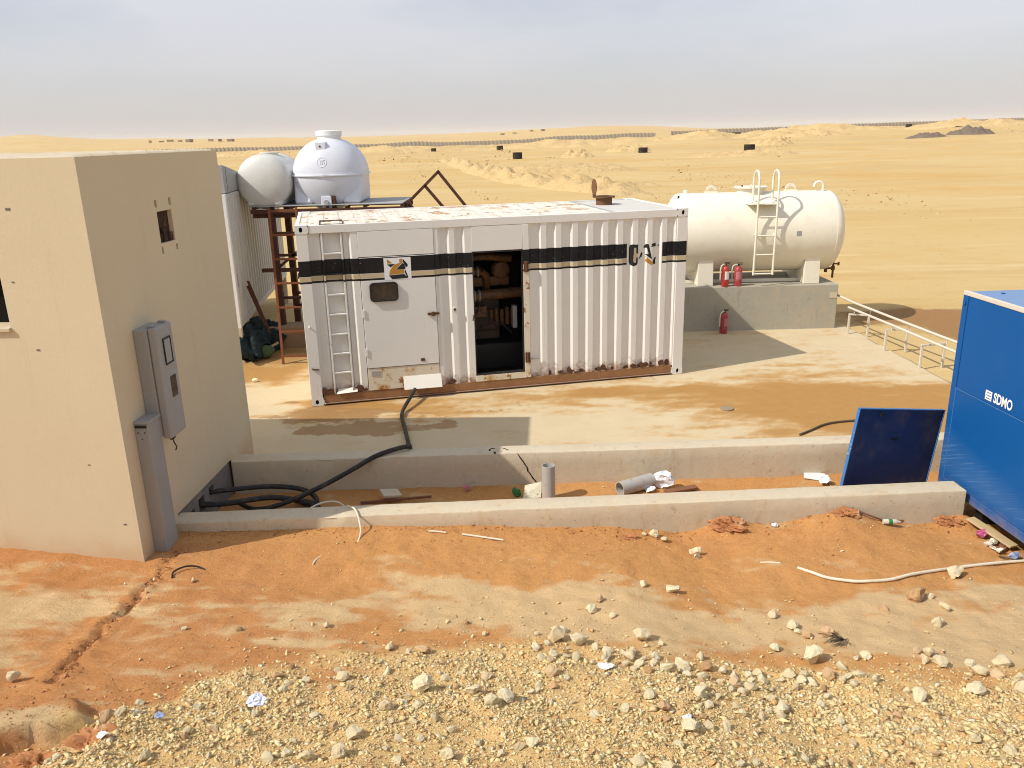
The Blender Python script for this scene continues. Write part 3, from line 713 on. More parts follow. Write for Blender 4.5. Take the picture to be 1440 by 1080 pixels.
mb = MB(); mb.box(.19, Lc - .19, .012, .05, .036, .162); mb.build('bottom_rail', M['rail_rust'], ct, .004)
mb = MB(); mb.box(.19, Lc - .19, -.012, .055, .020, .034); mb.build('rail_flange', M['cont_plain'], ct, .003)
mb = MB(); mb.box(.19, Lc - .19, Wc - .05, Wc - .01, .03, .162); mb.build('bottom_rail', M['rail_rust'], ct)
# corrugated sheets: profile of (a,b)
IN, OUTB = .046, .010
def sheet(prof, z0, z1, name, mat, flip=False):
    mb = MB(); n = len(prof)
    vs = [(a, b, z0) for a, b in prof] + [(a, b, z1 - .05) for a, b in prof] + [(a, OUTB + (b - OUTB) * .55, z1) for a, b in prof]
    fs = []
    for i in range(n - 1):
        fs += [(i, i + 1, n + i + 1, n + i), (n + i, n + i + 1, 2 * n + i + 1, 2 * n + i)]
    mb.add(vs, fs); return mb.build(name, mat, ct)
profA = [(.172, IN), (.335, IN)]
profA2 = [(.668, IN), (.735, IN), (.775, OUTB), (.868, OUTB)]
profB = [(1.990, OUTB), (2.05, OUTB), (2.088, IN), (2.185, IN), (2.222, OUTB), (2.298, OUTB), (2.335, IN), (2.418, IN), (2.456, OUTB), (2.56, OUTB)]
profC = [(3.455, OUTB), (3.485, IN), (3.60, IN)]
for a in (3.610, 3.850, 4.118, 4.368, 4.612, 4.858, 5.108, 5.352, 5.596, 5.828):
    profC += [(a, IN), (a + .036, OUTB), (a + .118, OUTB), (a + .152, IN)] if a < 5.8 else [(a, IN), (a + .036, OUTB), (5.887, OUTB)]
prof_b = lambda a: float(np.interp(a, [q[0] for q in profC], [q[1] for q in profC]))
sheet(profA, .162, Hc - .118, 'corrugated_panel', M['cont']); sheet(profA2, .162, Hc - .118, 'corrugated_panel', M['cont'])
sheet(profB, .162, Hc - .118, 'corrugated_panel', M['cont']); sheet(profC, .162, Hc - .118, 'corrugated_panel', M['cont'])
# built-in ladder
mb = MB(); mb.add([(.333, .085, .165), (.67, .085, .165), (.67, .085, 2.6), (.333, .085, 2.6)], [(0, 1, 2, 3)]); mb.box(.333, .335, .046, .085, .165, 2.6); mb.box(.668, .67, .046, .085, .165, 2.6)
lad_t = mb.build('ladder_recess', M['cont'], ct)
for a in (.352, .628):
    mb = MB(); mb.box(a, a + .026, .012, .06, .165, 2.598); mb.build('ladder_rail', M['cont'], ct, .004)
for z in (.49, .79, 1.092, 1.395, 1.695, 2.0, 2.302):
    mb = MB(); mb.box(.379, .627, .014, .05, z - .011, z + .011); mb.build('ladder_rung', M['cont'], ct, .003)
mb = MB(); mb.add([(.38, -.012, .165), (.70, -.012, .18), (.70, .06, .235), (.42, .06, .225)], [(0, 1, 2, 3)]); mb.build('ladder_step', M['cover_plate'], ct)
# personnel door
mb = MB(); mb.box(.876, 1.984, -.004, .03, .528, 2.216); dr = mb.build('door', M['cont'], ct, .005)
mb = MB(); mb.box(.872, 1.986, .002, .03, 2.228, 2.598); mb.build('header_panel', M['cont'], ct, .004)
mb = MB(); mb.box(.868, 1.99, .034, .04, .16, 2.60); mb.build('door_seal', M['inner_dark'], ct)
mb = MB(); mb.box(.878, 1.984, .004, .03, .17, .518); kp = mb.build('kick_panel', M['jamb'], ct, .004)
mb = MB(); mb.box(.93, 1.06, -.004, .003, .40, .48); mb.build('patch_plate', M['grille_grey'], kp, .002)
def rrect(u0, u1, z0, z1, r, n=5):
    pts = []
    for cx_, cz_, s in ((u1 - r, z1 - r, 0), (u0 + r, z1 - r, 1), (u0 + r, z0 + r, 2), (u1 - r, z0 + r, 3)):
        for k in range(n + 1):
            a = (s + k / n) * PI / 2; pts.append((cx_ + r * math.cos(a), cz_ + r * math.sin(a)))
    return pts
def rr_ring(mb, o, i, y0, y1):
    n = len(o)
    vs = [(p[0], y0, p[1]) for p in o] + [(p[0], y0, p[1]) for p in i] + [(p[0], y1, p[1]) for p in o] + [(p[0], y1, p[1]) for p in i]
    fs = []
    for k in range(n):
        j = (k + 1) % n; fs += [(k, j, n + j, n + k), (k, 2 * n + k, 2 * n + j, j), (n + k, n + j, 3 * n + j, 3 * n + k)]
    mb.add(vs, fs)
mb = MB(); rr_ring(mb, rrect(.995, 1.416, 1.555, 1.842, .06), rrect(1.02, 1.391, 1.58, 1.817, .045), -.036, -.004); mb.build('window_frame', M['black_rubber'], dr, .004)
mb = MB(); q = rrect(1.018, 1.393, 1.578, 1.819, .045); mb.add([(a, -.018, z) for a, z in q], [tuple(range(len(q)))]); mb.build('window_pane', M['glass_dark'], dr)
mb = MB(); mb.box(1.84, 2.02, -.03, -.004, 1.30, 1.335); mb.box(1.90, 1.955, -.045, -.03, 1.285, 1.35); mb.build('latch', M['hinge'], dr, .004)
for z in (.72, 1.32, 2.05):
    mb = MB(); mb.box(.868, .90, -.016, -.003, z, z + .12); mb.build('hinge', M['cont'], dr, .003)
mb = MB(); mb.box(1.70, 1.76, -.012, -.003, .58, .625); mb.build('door_tag', M['hinge'], dr, .002)
# emblem on the door: white square with a blocky orange and black Z
mb = MB(); mb.box(1.23, 1.63, -.0065, -.0042, 1.872, 2.196); em = mb.build('door_emblem', M['white_print'], dr)
def poly_decal(polys, fmap, y, name, mat, parent):
    mb = MB()
    for p in polys:
        q = [fmap(*k) for k in p]; tri = tessellate_polygon([[Vector((a, 0, z)) for a, z in q]])
        mb.add([(a, y, z) for a, z in q], [tuple(t) for t in tri])
    return mb.build(name, mat, parent)
em_map = lambda x, y: (1.23 + (x - 530) / 430 * .40, 2.196 - (y - 240) / 350 * .324)
poly_decal([[(780, 262), (828, 262), (828, 312), (712, 432), (845, 436), (845, 497), (605, 512), (622, 440), (690, 352), (780, 325)], [(580, 262), (612, 275), (660, 322), (585, 328)]], em_map, -.0085, 'emblem_orange', M['orange_print'], em)
poly_decal([[(598, 520), (846, 508), (905, 576), (650, 582)], [(722, 430), (828, 330), (850, 345), (872, 400), (862, 432)], [(578, 340), (705, 338), (636, 392)], [(835, 262), (908, 352), (905, 388), (880, 400), (838, 322)], [(852, 472), (868, 440), (908, 560), (892, 572)]], em_map, -.0078, 'emblem_black', M['black_print'], em)
# hinged cable cover, tilted out
mb = MB(); mb.add([(1.41, -.006, .352), (2.0, -.006, .352), (2.0, -.10, .165), (1.41, -.10, .168), (1.41, .004, .352), (2.0, .004, .352), (2.0, -.095, .160), (1.41, -.095, .163)], [(0, 1, 2, 3), (4, 7, 6, 5), (0, 3, 7, 4), (1, 5, 6, 2), (3, 2, 6, 7), (0, 4, 5, 1)])
mb.build('cable_cover', M['cover_plate'], ct)
mb = MB(); mb.cyl((2.262, .006, 1.357), (2.262, -.012, 1.357), .032, 18); kn = mb.build('lock_boss', M['cont_plain'], ct, .003)
mb = MB(); mb.cyl((2.262, -.0125, 1.357), (2.262, -.016, 1.357), .021, 16); mb.build('keyhole', M['hinge'], kn)
mb = MB(); mb.tube([(.073, 0, 1.238), (.073, -.07, 1.236)], .012, 8); mb.build('lashing_pin', M['cont_plain'], ct)
mb = MB(); mb.tube([(.06, -.006, .60), (.06, -.012, .585), (.16, -.012, .575)], .012, 6); mb.build('lashing_bracket', M['hinge'], ct)
# open doorway
mb = MB(); mb.box(2.562, 3.352, .004, .03, 2.222, 2.598); mb.build('header_panel', M['cont'], ct, .004)
mb = MB()
for (x0, x1, z0, z1) in ((2.560, 2.578, .262, 2.22), (3.338, 3.353, .262, 2.22), (2.578, 3.338, 2.196, 2.22), (2.578, 3.338, .262, .29)): mb.box(x0, x1, .008, .07, z0, z1)
mb.build('doorway_frame', M['black_rubber'], ct, .003)
mb = MB(); mb.box(2.56, 3.36, .006, .04, .162, .261); mb.build('doorway_sill', M['jamb'], ct, .003)
mb = MB(); mb.box(3.356, 3.452, .0, .034, 1.872, 2.598); mb.build('corrugated_panel', M['cont'], ct, .005)
mb = MB(); mb.box(3.356, 3.452, .0, .034, .165, 1.868); hj = mb.build('hinge_post', M['jamb'], ct, .005)
for z in (1.87, .42):
    mb = MB(); mb.box(3.362, 3.436, -.022, -.001, z, z + .165); mb.cyl((3.40, -.026, z), (3.40, -.026, z + .165), .016, 10); mb.build('door_hinge', M['hinge'], hj, .004)
mb = MB(); mb.box(3.437, 3.60, -.02, -.006, .462, .492); mb.build('strap', M['grille_grey'], hj, .003)
mb = MB(); mb.tube([(2.545, -.0, 1.24), (2.545, -.05, 1.24), (2.53, -.055, 1.17)], .010, 6); mb.build('catch', M['hinge'], ct)
# rust-eaten base flakes along the rail
for i in range(46):
    a = random.choice([random.uniform(2.1, 2.5), random.uniform(3.5, 5.8), random.uniform(3.5, 5.8), random.uniform(.2, .3), random.uniform(.7, .85)])
    w, h = random.uniform(.04, .13), random.uniform(.03, .12); mb = MB(); n = 7
    b = (prof_b(a) if a > 3.46 else IN) - .004
    b = min(b, OUTB - .003) if random.random() < .35 else b
    q = [(a + w * .5 * math.cos(2 * PI * k / n) * random.uniform(.7, 1.2), b + random.uniform(-.004, .003), .165 + h * .5 + h * .5 * math.sin(2 * PI * k / n) * random.uniform(.7, 1.2)) for k in range(n)]
    mb.add(q + [(x, y + .01, z) for x, y, z in q], [tuple(range(n))] + [(k, (k + 1) % n, n + (k + 1) % n, n + k) for k in range(n)])
    mb.build('rust_scale', M['hinge'], ct)
# CAT lettering, part peeled, lying on the corrugations
def raster_decal(polys, name, mat, off):
    def mp_(x, y):
        px, py = 850 + x / 11.08, 310 + y / 11.08
        return 5.094 + (px - 886) * .01204, 2.201 - (py - 344) * .01142 - (px - 886) * .00062
    Q = [[mp_(*k) for k in p] for p in polys]; st = .0055; mb = MB(); vid = {}
    def inside(p, a, z):
        c = False; n = len(p)
        for i in range(n):
            (x1, y1), (x2, y2) = p[i], p[i - 1]
            if (y1 > z) != (y2 > z) and a < (x2 - x1) * (z - y1) / (y2 - y1) + x1: c = not c
        return c
    for i in range(int(5.04 / st), int(5.66 / st)):
        for j in range(int(1.80 / st), int(2.24 / st)):
            a, z = (i + .5) * st, (j + .5) * st
            if any(inside(p, a, z) for p in Q):
                f = []
                for di, dj in ((0, 0), (1, 0), (1, 1), (0, 1)):
                    k = (i + di, j + dj)
                    if k not in vid: vid[k] = len(mb.v); mb.v.append((k[0] * st, prof_b(k[0] * st) - off, k[1] * st))
                    f.append(vid[k])
                mb.f.append(tuple(f))
    return mb.build(name, mat, ct)
raster_decal([[(400, 420), (415, 385), (440, 375), (535, 378), (535, 520), (500, 510), (500, 425), (465, 425), (458, 640), (480, 660), (500, 640), (500, 575), (532, 570), (532, 650), (510, 690), (460, 712), (415, 690), (400, 650)],
              [(550, 612), (590, 490), (612, 520), (600, 560)], [(618, 425), (650, 370), (692, 370), (748, 605), (640, 528), (692, 522), (665, 430), (640, 430)],
              [(738, 365), (815, 355), (810, 410), (733, 412)], [(840, 385), (862, 372), (858, 400), (845, 408)], [(765, 650), (795, 580), (817, 570), (812, 678), (785, 680)]], 'peeling_lettering_black', M['black_print'], .0016)
raster_decal([[(470, 440), (492, 430), (496, 500), (520, 515), (522, 570), (496, 575), (492, 636), (474, 650), (464, 600)]], 'peeling_lettering_tan', M['tan_print'], .0016)
raster_decal([[(632, 540), (772, 660), (765, 692), (735, 690), (650, 640), (645, 610), (672, 585)]], 'peeling_lettering_orange', M['orange_print'], .0019)
# stuff the other sides, floor and roof
def corr_line(p0, p1, n, depth, nrm):
    p0, p1, nrm = Vector(p0), Vector(p1), Vector(nrm); L = (p1 - p0).length; d = (p1 - p0) / L; per = .25; pts = []
    k = 0; t = .0
    while t < L:
        for dt, o in ((0, depth), (.09, depth), (.125, 0), (.215, 0)):
            if t + dt < L: pts.append(p0 + d * (t + dt) - nrm * o)
        t += per
    pts.append(p1); return pts
def corr_wall(p0, p1, nrm, z0, z1, name, mat, parent, depth=.036):
    pts = corr_line(p0, p1, 0, depth, nrm); mb = MB(); n = len(pts)
    mb.add([(q.x, q.y, z0) for q in pts] + [(q.x, q.y, z1) for q in pts], [(i, i + 1, n + i + 1, n + i) for i in range(n - 1)])
    return mb.build(name, mat, parent)
corr_wall((.02, .15, 0), (.02, Wc - .15, 0), (-1, 0, 0), .05, Hc - .1, 'end_wall', M['cont_plain'], ct)
corr_wall((Lc - .02, .15, 0), (Lc - .02, Wc - .15, 0), (1, 0, 0), .05, Hc - .1, 'end_wall', M['cont_plain'], ct)
corr_wall((.17, Wc - .01, 0), (Lc - .17, Wc - .01, 0), (0, 1, 0), .16, Hc - .118, 'back_wall', M['cont_plain'], ct)
mb = MB(); mb.box(.06, Lc - .06, .06, Wc - .06, .10, .16); mb.build('floor', M['inner_dark'], ct)
mb = MB(); mb.add([(.09, Wc - .08, .17), (Lc - .09, Wc - .08, .17), (Lc - .09, Wc - .08, 2.58), (.09, Wc - .08, 2.58)], [(0, 1, 2, 3)])
mb.add([(1.6, .10, .17), (1.6, Wc - .08, .17), (1.6, Wc - .08, 2.58), (1.6, .1, 2.58)], [(0, 1, 2, 3)]); mb.add([(4.6, .10, .17), (4.6, Wc - .08, .17), (4.6, Wc - .08, 2.58), (4.6, .1, 2.58)], [(0, 1, 2, 3)])
mb.add([(1.6, .1, 2.56), (4.6, .1, 2.56), (4.6, Wc - .08, 2.56), (1.6, Wc - .08, 2.56)], [(0, 1, 2, 3)])
mb.build('acoustic_lining', M['inner_dark'], ct)
# roof: shallow ribs across, right end is a radiator mesh
xs = []; t = .06
prof = []
while t < 4.78:
    for dt, o in ((0, 0), (.10, 0), (.125, -.008), (.215, -.008)):
        if t + dt < 4.80: prof.append((t + dt, Hc - .012 + o))
    t += .24
prof.append((4.80, Hc - .012)); mb = MB(); n = len(prof)
ys = [.06, .5, 1.0, 1.5, 2.0, Wc - .06]
vs = [(a, y, z + (0 if y in (ys[0], ys[-1]) else random.uniform(-.006, .004))) for y in ys for a, z in prof]
mb.add(vs, [(j * n + i, j * n + i + 1, (j + 1) * n + i + 1, (j + 1) * n + i) for j in range(len(ys) - 1) for i in range(n - 1)])
rf = mb.build('roof', M['cont_roof'], ct)
mb = MB(); rr = ((.345, .69, .075, .085), (.345, .355, .085, .70), (.68, .69, .085, .70), (.345, .69, .69, .70))
for x0, x1, y0, y1 in rr: mb.box(x0, x1, y0, y1, Hc - .02, Hc + .004)
mb.build('roof_hatch', M['hinge'], rf)
mb = MB(); mb.box(4.80, 4.86, .06, Wc - .06, Hc - .05, Hc - .004); mb.box(4.86, Lc - .06, .065, .10, Hc - .04, Hc - .006); mb.box(4.86, Lc - .06, Wc - .10, Wc - .065, Hc - .04, Hc - .006); rg = mb.build('radiator_grille', M['grille_grey'], ct, .003)
mb = MB()
for k in range(56): mb.box(4.86 + k * .0205, 4.875 + k * .0205, .10, Wc - .10, Hc - .03, Hc - .012)
for k in range(24): mb.box(4.86, Lc - .06, .12 + k * .092, .130 + k * .092, Hc - .034, Hc - .0305)
bars = mb.build('mesh_bars', M['mesh_pale'], rg); bars['kind'] = 'stuff'
mb = MB(); mb.add([(4.80, .06, Hc - .10), (Lc - .06, .06, Hc - .10), (Lc - .06, Wc - .06, Hc - .10), (4.80, Wc - .06, Hc - .10)], [(0, 1, 2, 3)]); mb.build('radiator_core', M['cabin_grey'], rg)
# exhaust outlet with open rain flap
mb = MB(); mb.lathe([(.14, 0), (.14, .12), (.19, .12), (.19, .145), (.115, .145), (.115, .02)], 'z', (5.17, 1.5, Hc - .012), 28); ex = mb.build('exhaust_outlet', M['rusty_red'], ct, 0, True)
mb = MB(); mb.lathe([(.002, -.006), (.135, -.006), (.135, .006), (.002, .006)], 'x', (4.99, 1.5, Hc + .29), 24)
mb.box(4.97, 5.01, 1.47, 1.53, Hc + .12, Hc + .17); mb.build('rain_flap', M['rusty_red'], ex)
# diesel set inside the container
gs = empty('diesel_engine', (CX + 2.2 * math.cos(CYAW) - .8 * math.sin(CYAW), CY + 2.2 * math.sin(CYAW) + .8 * math.cos(CYAW), .165), CYAW, 'ochre and black diesel engine inside the dark container doorway', 'engine')
mb = MB(); mb.box(-.4, 1.9, -.10, 1.0, 0, .42); mb.build('skid_base', M['black'], gs, .01)
mb = MB(); mb.box(.25, .95, .10, .8, .45, 1.15); mb.box(.35, .9, .02, .10, .62, .98); mb.build('engine_block', M['engine_dark'], gs, .03)
mb = MB(); mb.tube([(.15, -.1, 1.23), (1.4, -.1, 1.27)], .085, 14); mb.build('air_manifold', M['engine'], gs, 0, True)
mb = MB(); mb.tube([(.15, .0, 1.62), (.62, .0, 1.63)], .075, 14); mb.tube([(.62, 0, 1.63), (.72, .05, 1.55), (.74, .1, 1.3)], .07, 12); mb.build('exhaust_manifold', M['engine'], gs, 0, True)
for k, a in enumerate((.48, .56)):
    mb = MB(); mb.lathe([(.089, 0), (.097, .005), (.097, .025), (.089, .03)], 'x', (a, -.1, 1.245), 16); mb.build('pipe_clamp', M['grey_box'], gs)
    mb = MB(); mb.lathe([(.078, 0), (.086, .005), (.086, .025), (.078, .03)], 'x', (a, .0, 1.62), 16); mb.build('pipe_clamp', M['grey_box'], gs)
mb = MB(); mb.box(.48, .70, -.08, .02, .88, 1.06); mb.build('fuel_filter_head', M['engine'], gs, .012)
mb = MB()
for k in range(5): mb.cyl((.78 + .09 * k, -.02, .72), (.78 + .09 * k, -.02, .98 + .03 * (k % 2)), .036, 12)
mb.build('filter_canister', M['engine'], gs, 0, True)
mb = MB(); mb.lathe([(.05, 0), (.13, .02), (.16, .09), (.13, .17), (.06, .20)], 'y', (.98, .0, 1.62), 20); mb.build('turbo_housing', M['engine'], gs, 0, True)
mb = MB(); mb.box(.30, 1.12, .06, .3, 1.36, 1.52); mb.build('rocker_cover', M['engine'], gs, .02)
mb = MB(); mb.tube([(.2, .02, 1.84), (.7, .02, 1.86), (1.15, .05, 1.80)], .06, 12); mb.build('charge_pipe', M['engine'], gs, 0, True)
mb = MB(); mb.box(1.06, 1.13, -.42, -.30, .74, 1.10); mb.build('control_box', M['grey_box'], gs, .006)
mb = MB(); mb.tube([(.4, -.12, .5), (.6, -.15, .75), (.9, -.14, .8), (1.1, -.1, .6)], .018, 8); mb.tube([(.3, -.13, .45), (.5, -.16, .95), (.62, -.15, 1.2)], .014, 8); mb.build('hose', M['black_rubber'], gs)

# ------------------------------------------------------------------ fuel tank on its plinth
TCY, TCZ, TR = 16.86, 1.885, .80
pl = MB(); pl.box(2.0, 6.58, 16.06, 17.75, -.3, .895); tag(pl.build('tank_plinth', M['plinth'], None, .012), 'grey cast concrete plinth carrying the cream fuel tank', 'plinth')
bpy.data.objects['tank_plinth'].data.update()
mb = MB(); mb.box(6.42, 6.56, 16.052, 16.058, .62, .74); mb.build('repair_patch', M['kerb'], bpy.data.objects['tank_plinth'])
mb = MB(); mb.box(3.585, 3.66, 16.052, 16.058, .58, .78); mb.build('repair_patch', M['plinth'], bpy.data.objects['tank_plinth'])
ft = empty('fuel_tank', (5.05, TCY, .895), 0, 'cream horizontal cylindrical fuel tank with ladder on concrete plinth', 'tank')
o_ = Vector((-5.05, -TCY, -.895))
def TP(x, y, z): return (x + o_.x, y + o_.y, z + o_.z)
prof = [(.01, 3.22)] + [(TR * math.sin(t), 3.48 - .26 * math.cos(t)) for t in np.linspace(.15, PI / 2, 8)] + [(TR, 4.2), (TR, 5.0), (TR, 5.8), (TR, 6.48)] + [(TR * math.cos(t), 6.48 + .31 * math.sin(t)) for t in np.linspace(.15, PI / 2 - .01, 9)]
mb = MB(); mb.lathe([(r, t + o_.x) for r, t in prof], 'x', (0, 0, TCZ + o_.z), 64)
mb.v = [(v[0], v[1], v[2]) for v in mb.v]; tk = mb.build('tank_shell', M['tank_cream'], ft, 0, True)
for x in (3.50, 6.47):
    mb = MB(); mb.lathe([(TR - .01, -.012), (TR + .004, -.008), (TR + .004, .008), (TR - .01, .012)], 'x', (x + o_.x, 0, TCZ + o_.z), 64); mb.build('weld_band', M['tank_cream'], tk, 0, True)
for x in (3.78, 5.92):
    mb = MB(); mb.add([TP(x, 16.20, .897), TP(x + .32, 16.20, .897), TP(x + .32, 17.52, .897), TP(x, 17.52, .897), TP(x + .01, 16.22, 1.47), TP(x + .31, 16.22, 1.47), TP(x + .31, 17.5, 1.47), TP(x + .01, 17.5, 1.47)], [(0, 3, 2, 1), (4, 5, 6, 7), (0, 1, 5, 4), (2, 3, 7, 6), (0, 4, 7, 3), (1, 2, 6, 5)]); mb.build('saddle', M['tank_cream'], ft, .008)
mb = MB(); mb.box(*[0, 0, 0, 0, 0, 0]) if False else None
mb = MB(); mb.bar(TP(3.6, 17.3, .93), TP(6.3, 17.3, .93), .08); mb.bar(TP(3.6, 16.55, .93), TP(6.3, 16.55, .93), .06); mb.build('base_beam', M['tank_cream'], ft)
mb = MB(); mb.lathe([(.27, 2.60), (.27, 2.765)], 'z', (4.93 + o_.x, TCY + o_.y, o_.z), 32); ht = mb.build('manhole_neck', M['tank_cream'], ft, 0, True)
mb = MB(); mb.lathe([(.01, 2.768), (.335, 2.768), (.335, 2.79), (.01, 2.79)], 'z', (4.93 + o_.x, TCY + o_.y, o_.z), 32); mb.build('manhole_lid', M['tank_cream'], ht, 0, True)
mb = MB()
for k in range(10):
    a = 2 * PI * k / 10; mb.cyl(TP(4.93 + .30 * math.cos(a), TCY + .30 * math.sin(a), 2.75), TP(4.93 + .30 * math.cos(a), TCY + .30 * math.sin(a), 2.815), .014, 6)
mb.build('lid_bolts', M['tank_cream'], ht)
mb = MB(); mb.cyl(TP(4.72, TCY - .1, 2.79), TP(4.72, TCY - .1, 2.83), .02, 8); mb.build('dip_plug', M['bronze'], ht)
# access ladder with looped handrails
for x in (4.84, 5.22):
    z = [TP(x - .01, 15.985, 1.13), TP(x, 15.985, 1.9), TP(x, 15.985, 2.95)]
    arc = [TP(x, 16.165 - .18 * math.cos(t), 2.95 + .18 * math.sin(t)) for t in np.linspace(.2, PI - .2, 10)]
    mb = MB(); mb.tube(z + arc + [TP(x, 16.345, 2.95), TP(x, 16.345, 2.52)], .021, 10); mb.build('ladder_rail', M['tank_cream'], ft, 0, True)
for z in (1.155, 1.53, 1.90, 2.26):
    mb = MB(); mb.tube([TP(4.83, 15.985, z), TP(5.22, 15.985, z)], .016, 8); mb.build('ladder_rung', M['tank_cream'], ft, 0, True)
for x in (4.84, 5.22):
    mb = MB(); mb.tube([TP(x, 15.985, 1.92), TP(x, 16.10, 1.92)], .016, 8); mb.tube([TP(x, 15.985, 2.52), TP(x, 16.5, 2.54)], .016, 8); mb.build('ladder_bracket', M['tank_cream'], ft, 0, True)
mb = MB(); mb.box(4.70 + o_.x, 5.28 + o_.x, 16.02 + o_.y, 16.46 + o_.y, 2.49 + o_.z, 2.51 + o_.z); mb.build('step_plate', M['tank_cream'], ft, .003)
for x in (4.13, 5.74):
    mb = MB(); mb.box(x - .13 + o_.x, x + .13 + o_.x, TCY - .012 + o_.y, TCY + .012 + o_.y, 2.67 + o_.z, 2.72 + o_.z)
    q = [(x + .11 * math.cos(t), 2.72 + .12 * math.sin(t)) for t in np.linspace(0, PI, 12)]; i_ = [(x + .045 * math.cos(t), 2.755 + .03 * math.sin(t)) for t in np.linspace(0, PI, 12)]
    n = 12; vs = [TP(a, TCY - .012, z) for a, z in q] + [TP(a, TCY - .012, z) for a, z in i_] + [TP(a, TCY + .012, z) for a, z in q] + [TP(a, TCY + .012, z) for a, z in i_]
    fs = []
    for k in range(n - 1): fs += [(k, k + 1, n + k + 1, n + k), (2 * n + k, 3 * n + k, 3 * n + k + 1, 2 * n + k + 1), (k, 2 * n + k, 2 * n + k + 1, k + 1), (n + k, n + k + 1, 3 * n + k + 1, 3 * n + k)]
    mb.add(vs, fs); mb.build('lifting_lug', M['tank_cream'], ft)
mb = MB(); mb.tube([TP(6.36, 16.75, 2.60), TP(6.36, 16.75, 2.80), TP(6.33, 16.75, 2.845), TP(6.27, 16.75, 2.86), TP(6.21, 16.75, 2.845), TP(6.18, 16.75, 2.80), TP(6.18, 16.75, 2.765)], .026, 10); mb.build('vent_gooseneck', M['tank_cream'], ft, 0, True)
mb = MB(); mb.cyl(TP(3.62, TCY, 2.66), TP(3.62, TCY, 2.75), .05, 12); mb.build('filler_cap', M['tank_cream'], ft)
mb = MB(); mb.tube([TP(3.42, 16.6, 2.35), TP(3.42, 16.6, 2.66)], .02, 8); mb.build('sight_tube', M['black'], ft)
mb = MB(); mb.add([TP(5.70, 16.86 - .795, z) for z in (0,)] , []) if False else None
def on_tank(x, ang, off=.002): return TP(x, TCY - (TR + off) * math.cos(ang), TCZ + (TR + off) * math.sin(ang))
mb = MB(); mb.add([on_tank(5.66, -.02), on_tank(5.76, -.02), on_tank(5.76, .10), on_tank(5.66, .10)], [(0, 1, 2, 3)]); mb.build('data_plate', M['grey_box'], ft)
# outlet pipe and valves
mb = MB(); mb.tube([TP(6.73, 16.8, .90), TP(6.73, 16.8, 1.30), TP(6.62, 16.85, 1.35)], .024, 8); vp = mb.build('outlet_pipe', M['bronze'], ft, 0, True)
mb = MB(); mb.cyl(TP(6.58, 16.8, 1.02), TP(6.58, 16.8, 1.16), .035, 8); mb.tube([TP(6.58, 16.8, 1.10), TP(6.73, 16.8, 1.10)], .022, 8); mb.cyl(TP(6.73, 16.8, 1.06), TP(6.73, 16.8, 1.14), .04, 8); mb.build('valve', M['bronze'], ft)
mb = MB(); mb.tube([TP(6.73, 16.8, 1.19), TP(6.83, 16.78, 1.19)], .016, 8); mb.cyl(TP(6.83, 16.78, 1.155), TP(6.83, 16.78, 1.225), .022, 8); mb.build('valve', M['bronze'], ft)

# fire extinguishers
def extinguisher(loc, rz, mat, label, h=.40, body=.075, tilt=0):
    t = empty('fire_extinguisher', loc, rz, label, 'fire extinguisher', 'fire extinguishers by the fuel tank')
    t.rotation_euler = (tilt, 0, rz)
    mb = MB(); mb.lathe([(.01, .0), (body * .93, .0), (body, .015), (body, h - .06), (body * .9, h - .02), (body * .6, h + .012), (body * .3, h + .025), (.02, h + .03)], 'z', (0, 0, 0), 24); mb.build('cylinder_body', mat, t, 0, True)
    mb = MB(); mb.lathe([(body + .001, h * .38), (body + .0015, h * .40), (body + .0015, h * .78), (body + .001, h * .80)], 'z', (0, 0, 0), 24)
    keep = [f for f in mb.f if len(f) == 4 and all((math.atan2(mb.v[i][1], mb.v[i][0])) < -.2 and math.atan2(mb.v[i][1], mb.v[i][0]) > -PI + .9 for i in f)]
    mb.f = keep; mb.build('paper_label', M['paper'] if mat == M['red_paint'] else M['pink_label'], t)
    mb = MB(); mb.cyl((0, 0, h + .02), (0, 0, h + .062), .020, 10); mb.box(-.02, .075, -.010, .010, h + .062, h + .074); mb.box(-.02, .09, -.010, .010, h + .088, h + .098); mb.build('valve_handle', M['black'], t, .002)
    mb = MB(); mb.tube([(-.015, -.0, h + .05), (-.06, -.02, h + .062), (-.105, -.03, h + .03), (-.12, -.03, h - .06), (-.115, -.025, h - .18), (-.112, -.02, h - .24)], .012, 8); mb.build('hose', M['white_plastic'], t, 0, True)
    return t
M['pink_label'] = simple('worn_pink_label', (.50, .19, .20), .5, .3, 0, .25, 30)
extinguisher((4.315, 16.12, .896), .15, M['red_paint'], 'red fire extinguisher with white label on plinth edge, nearer the container', .385, .072)
extinguisher((4.575, 16.14, .896), -.3, M['red_faded'], 'faded red fire extinguisher with pinkish label on plinth edge, nearer the tank ladder', .37, .078)
extinguisher((4.265, 15.86, .002), .3, M['red_faded'], 'dusty red fire extinguisher standing on the ground in shade before the plinth', .39, .078, .05)

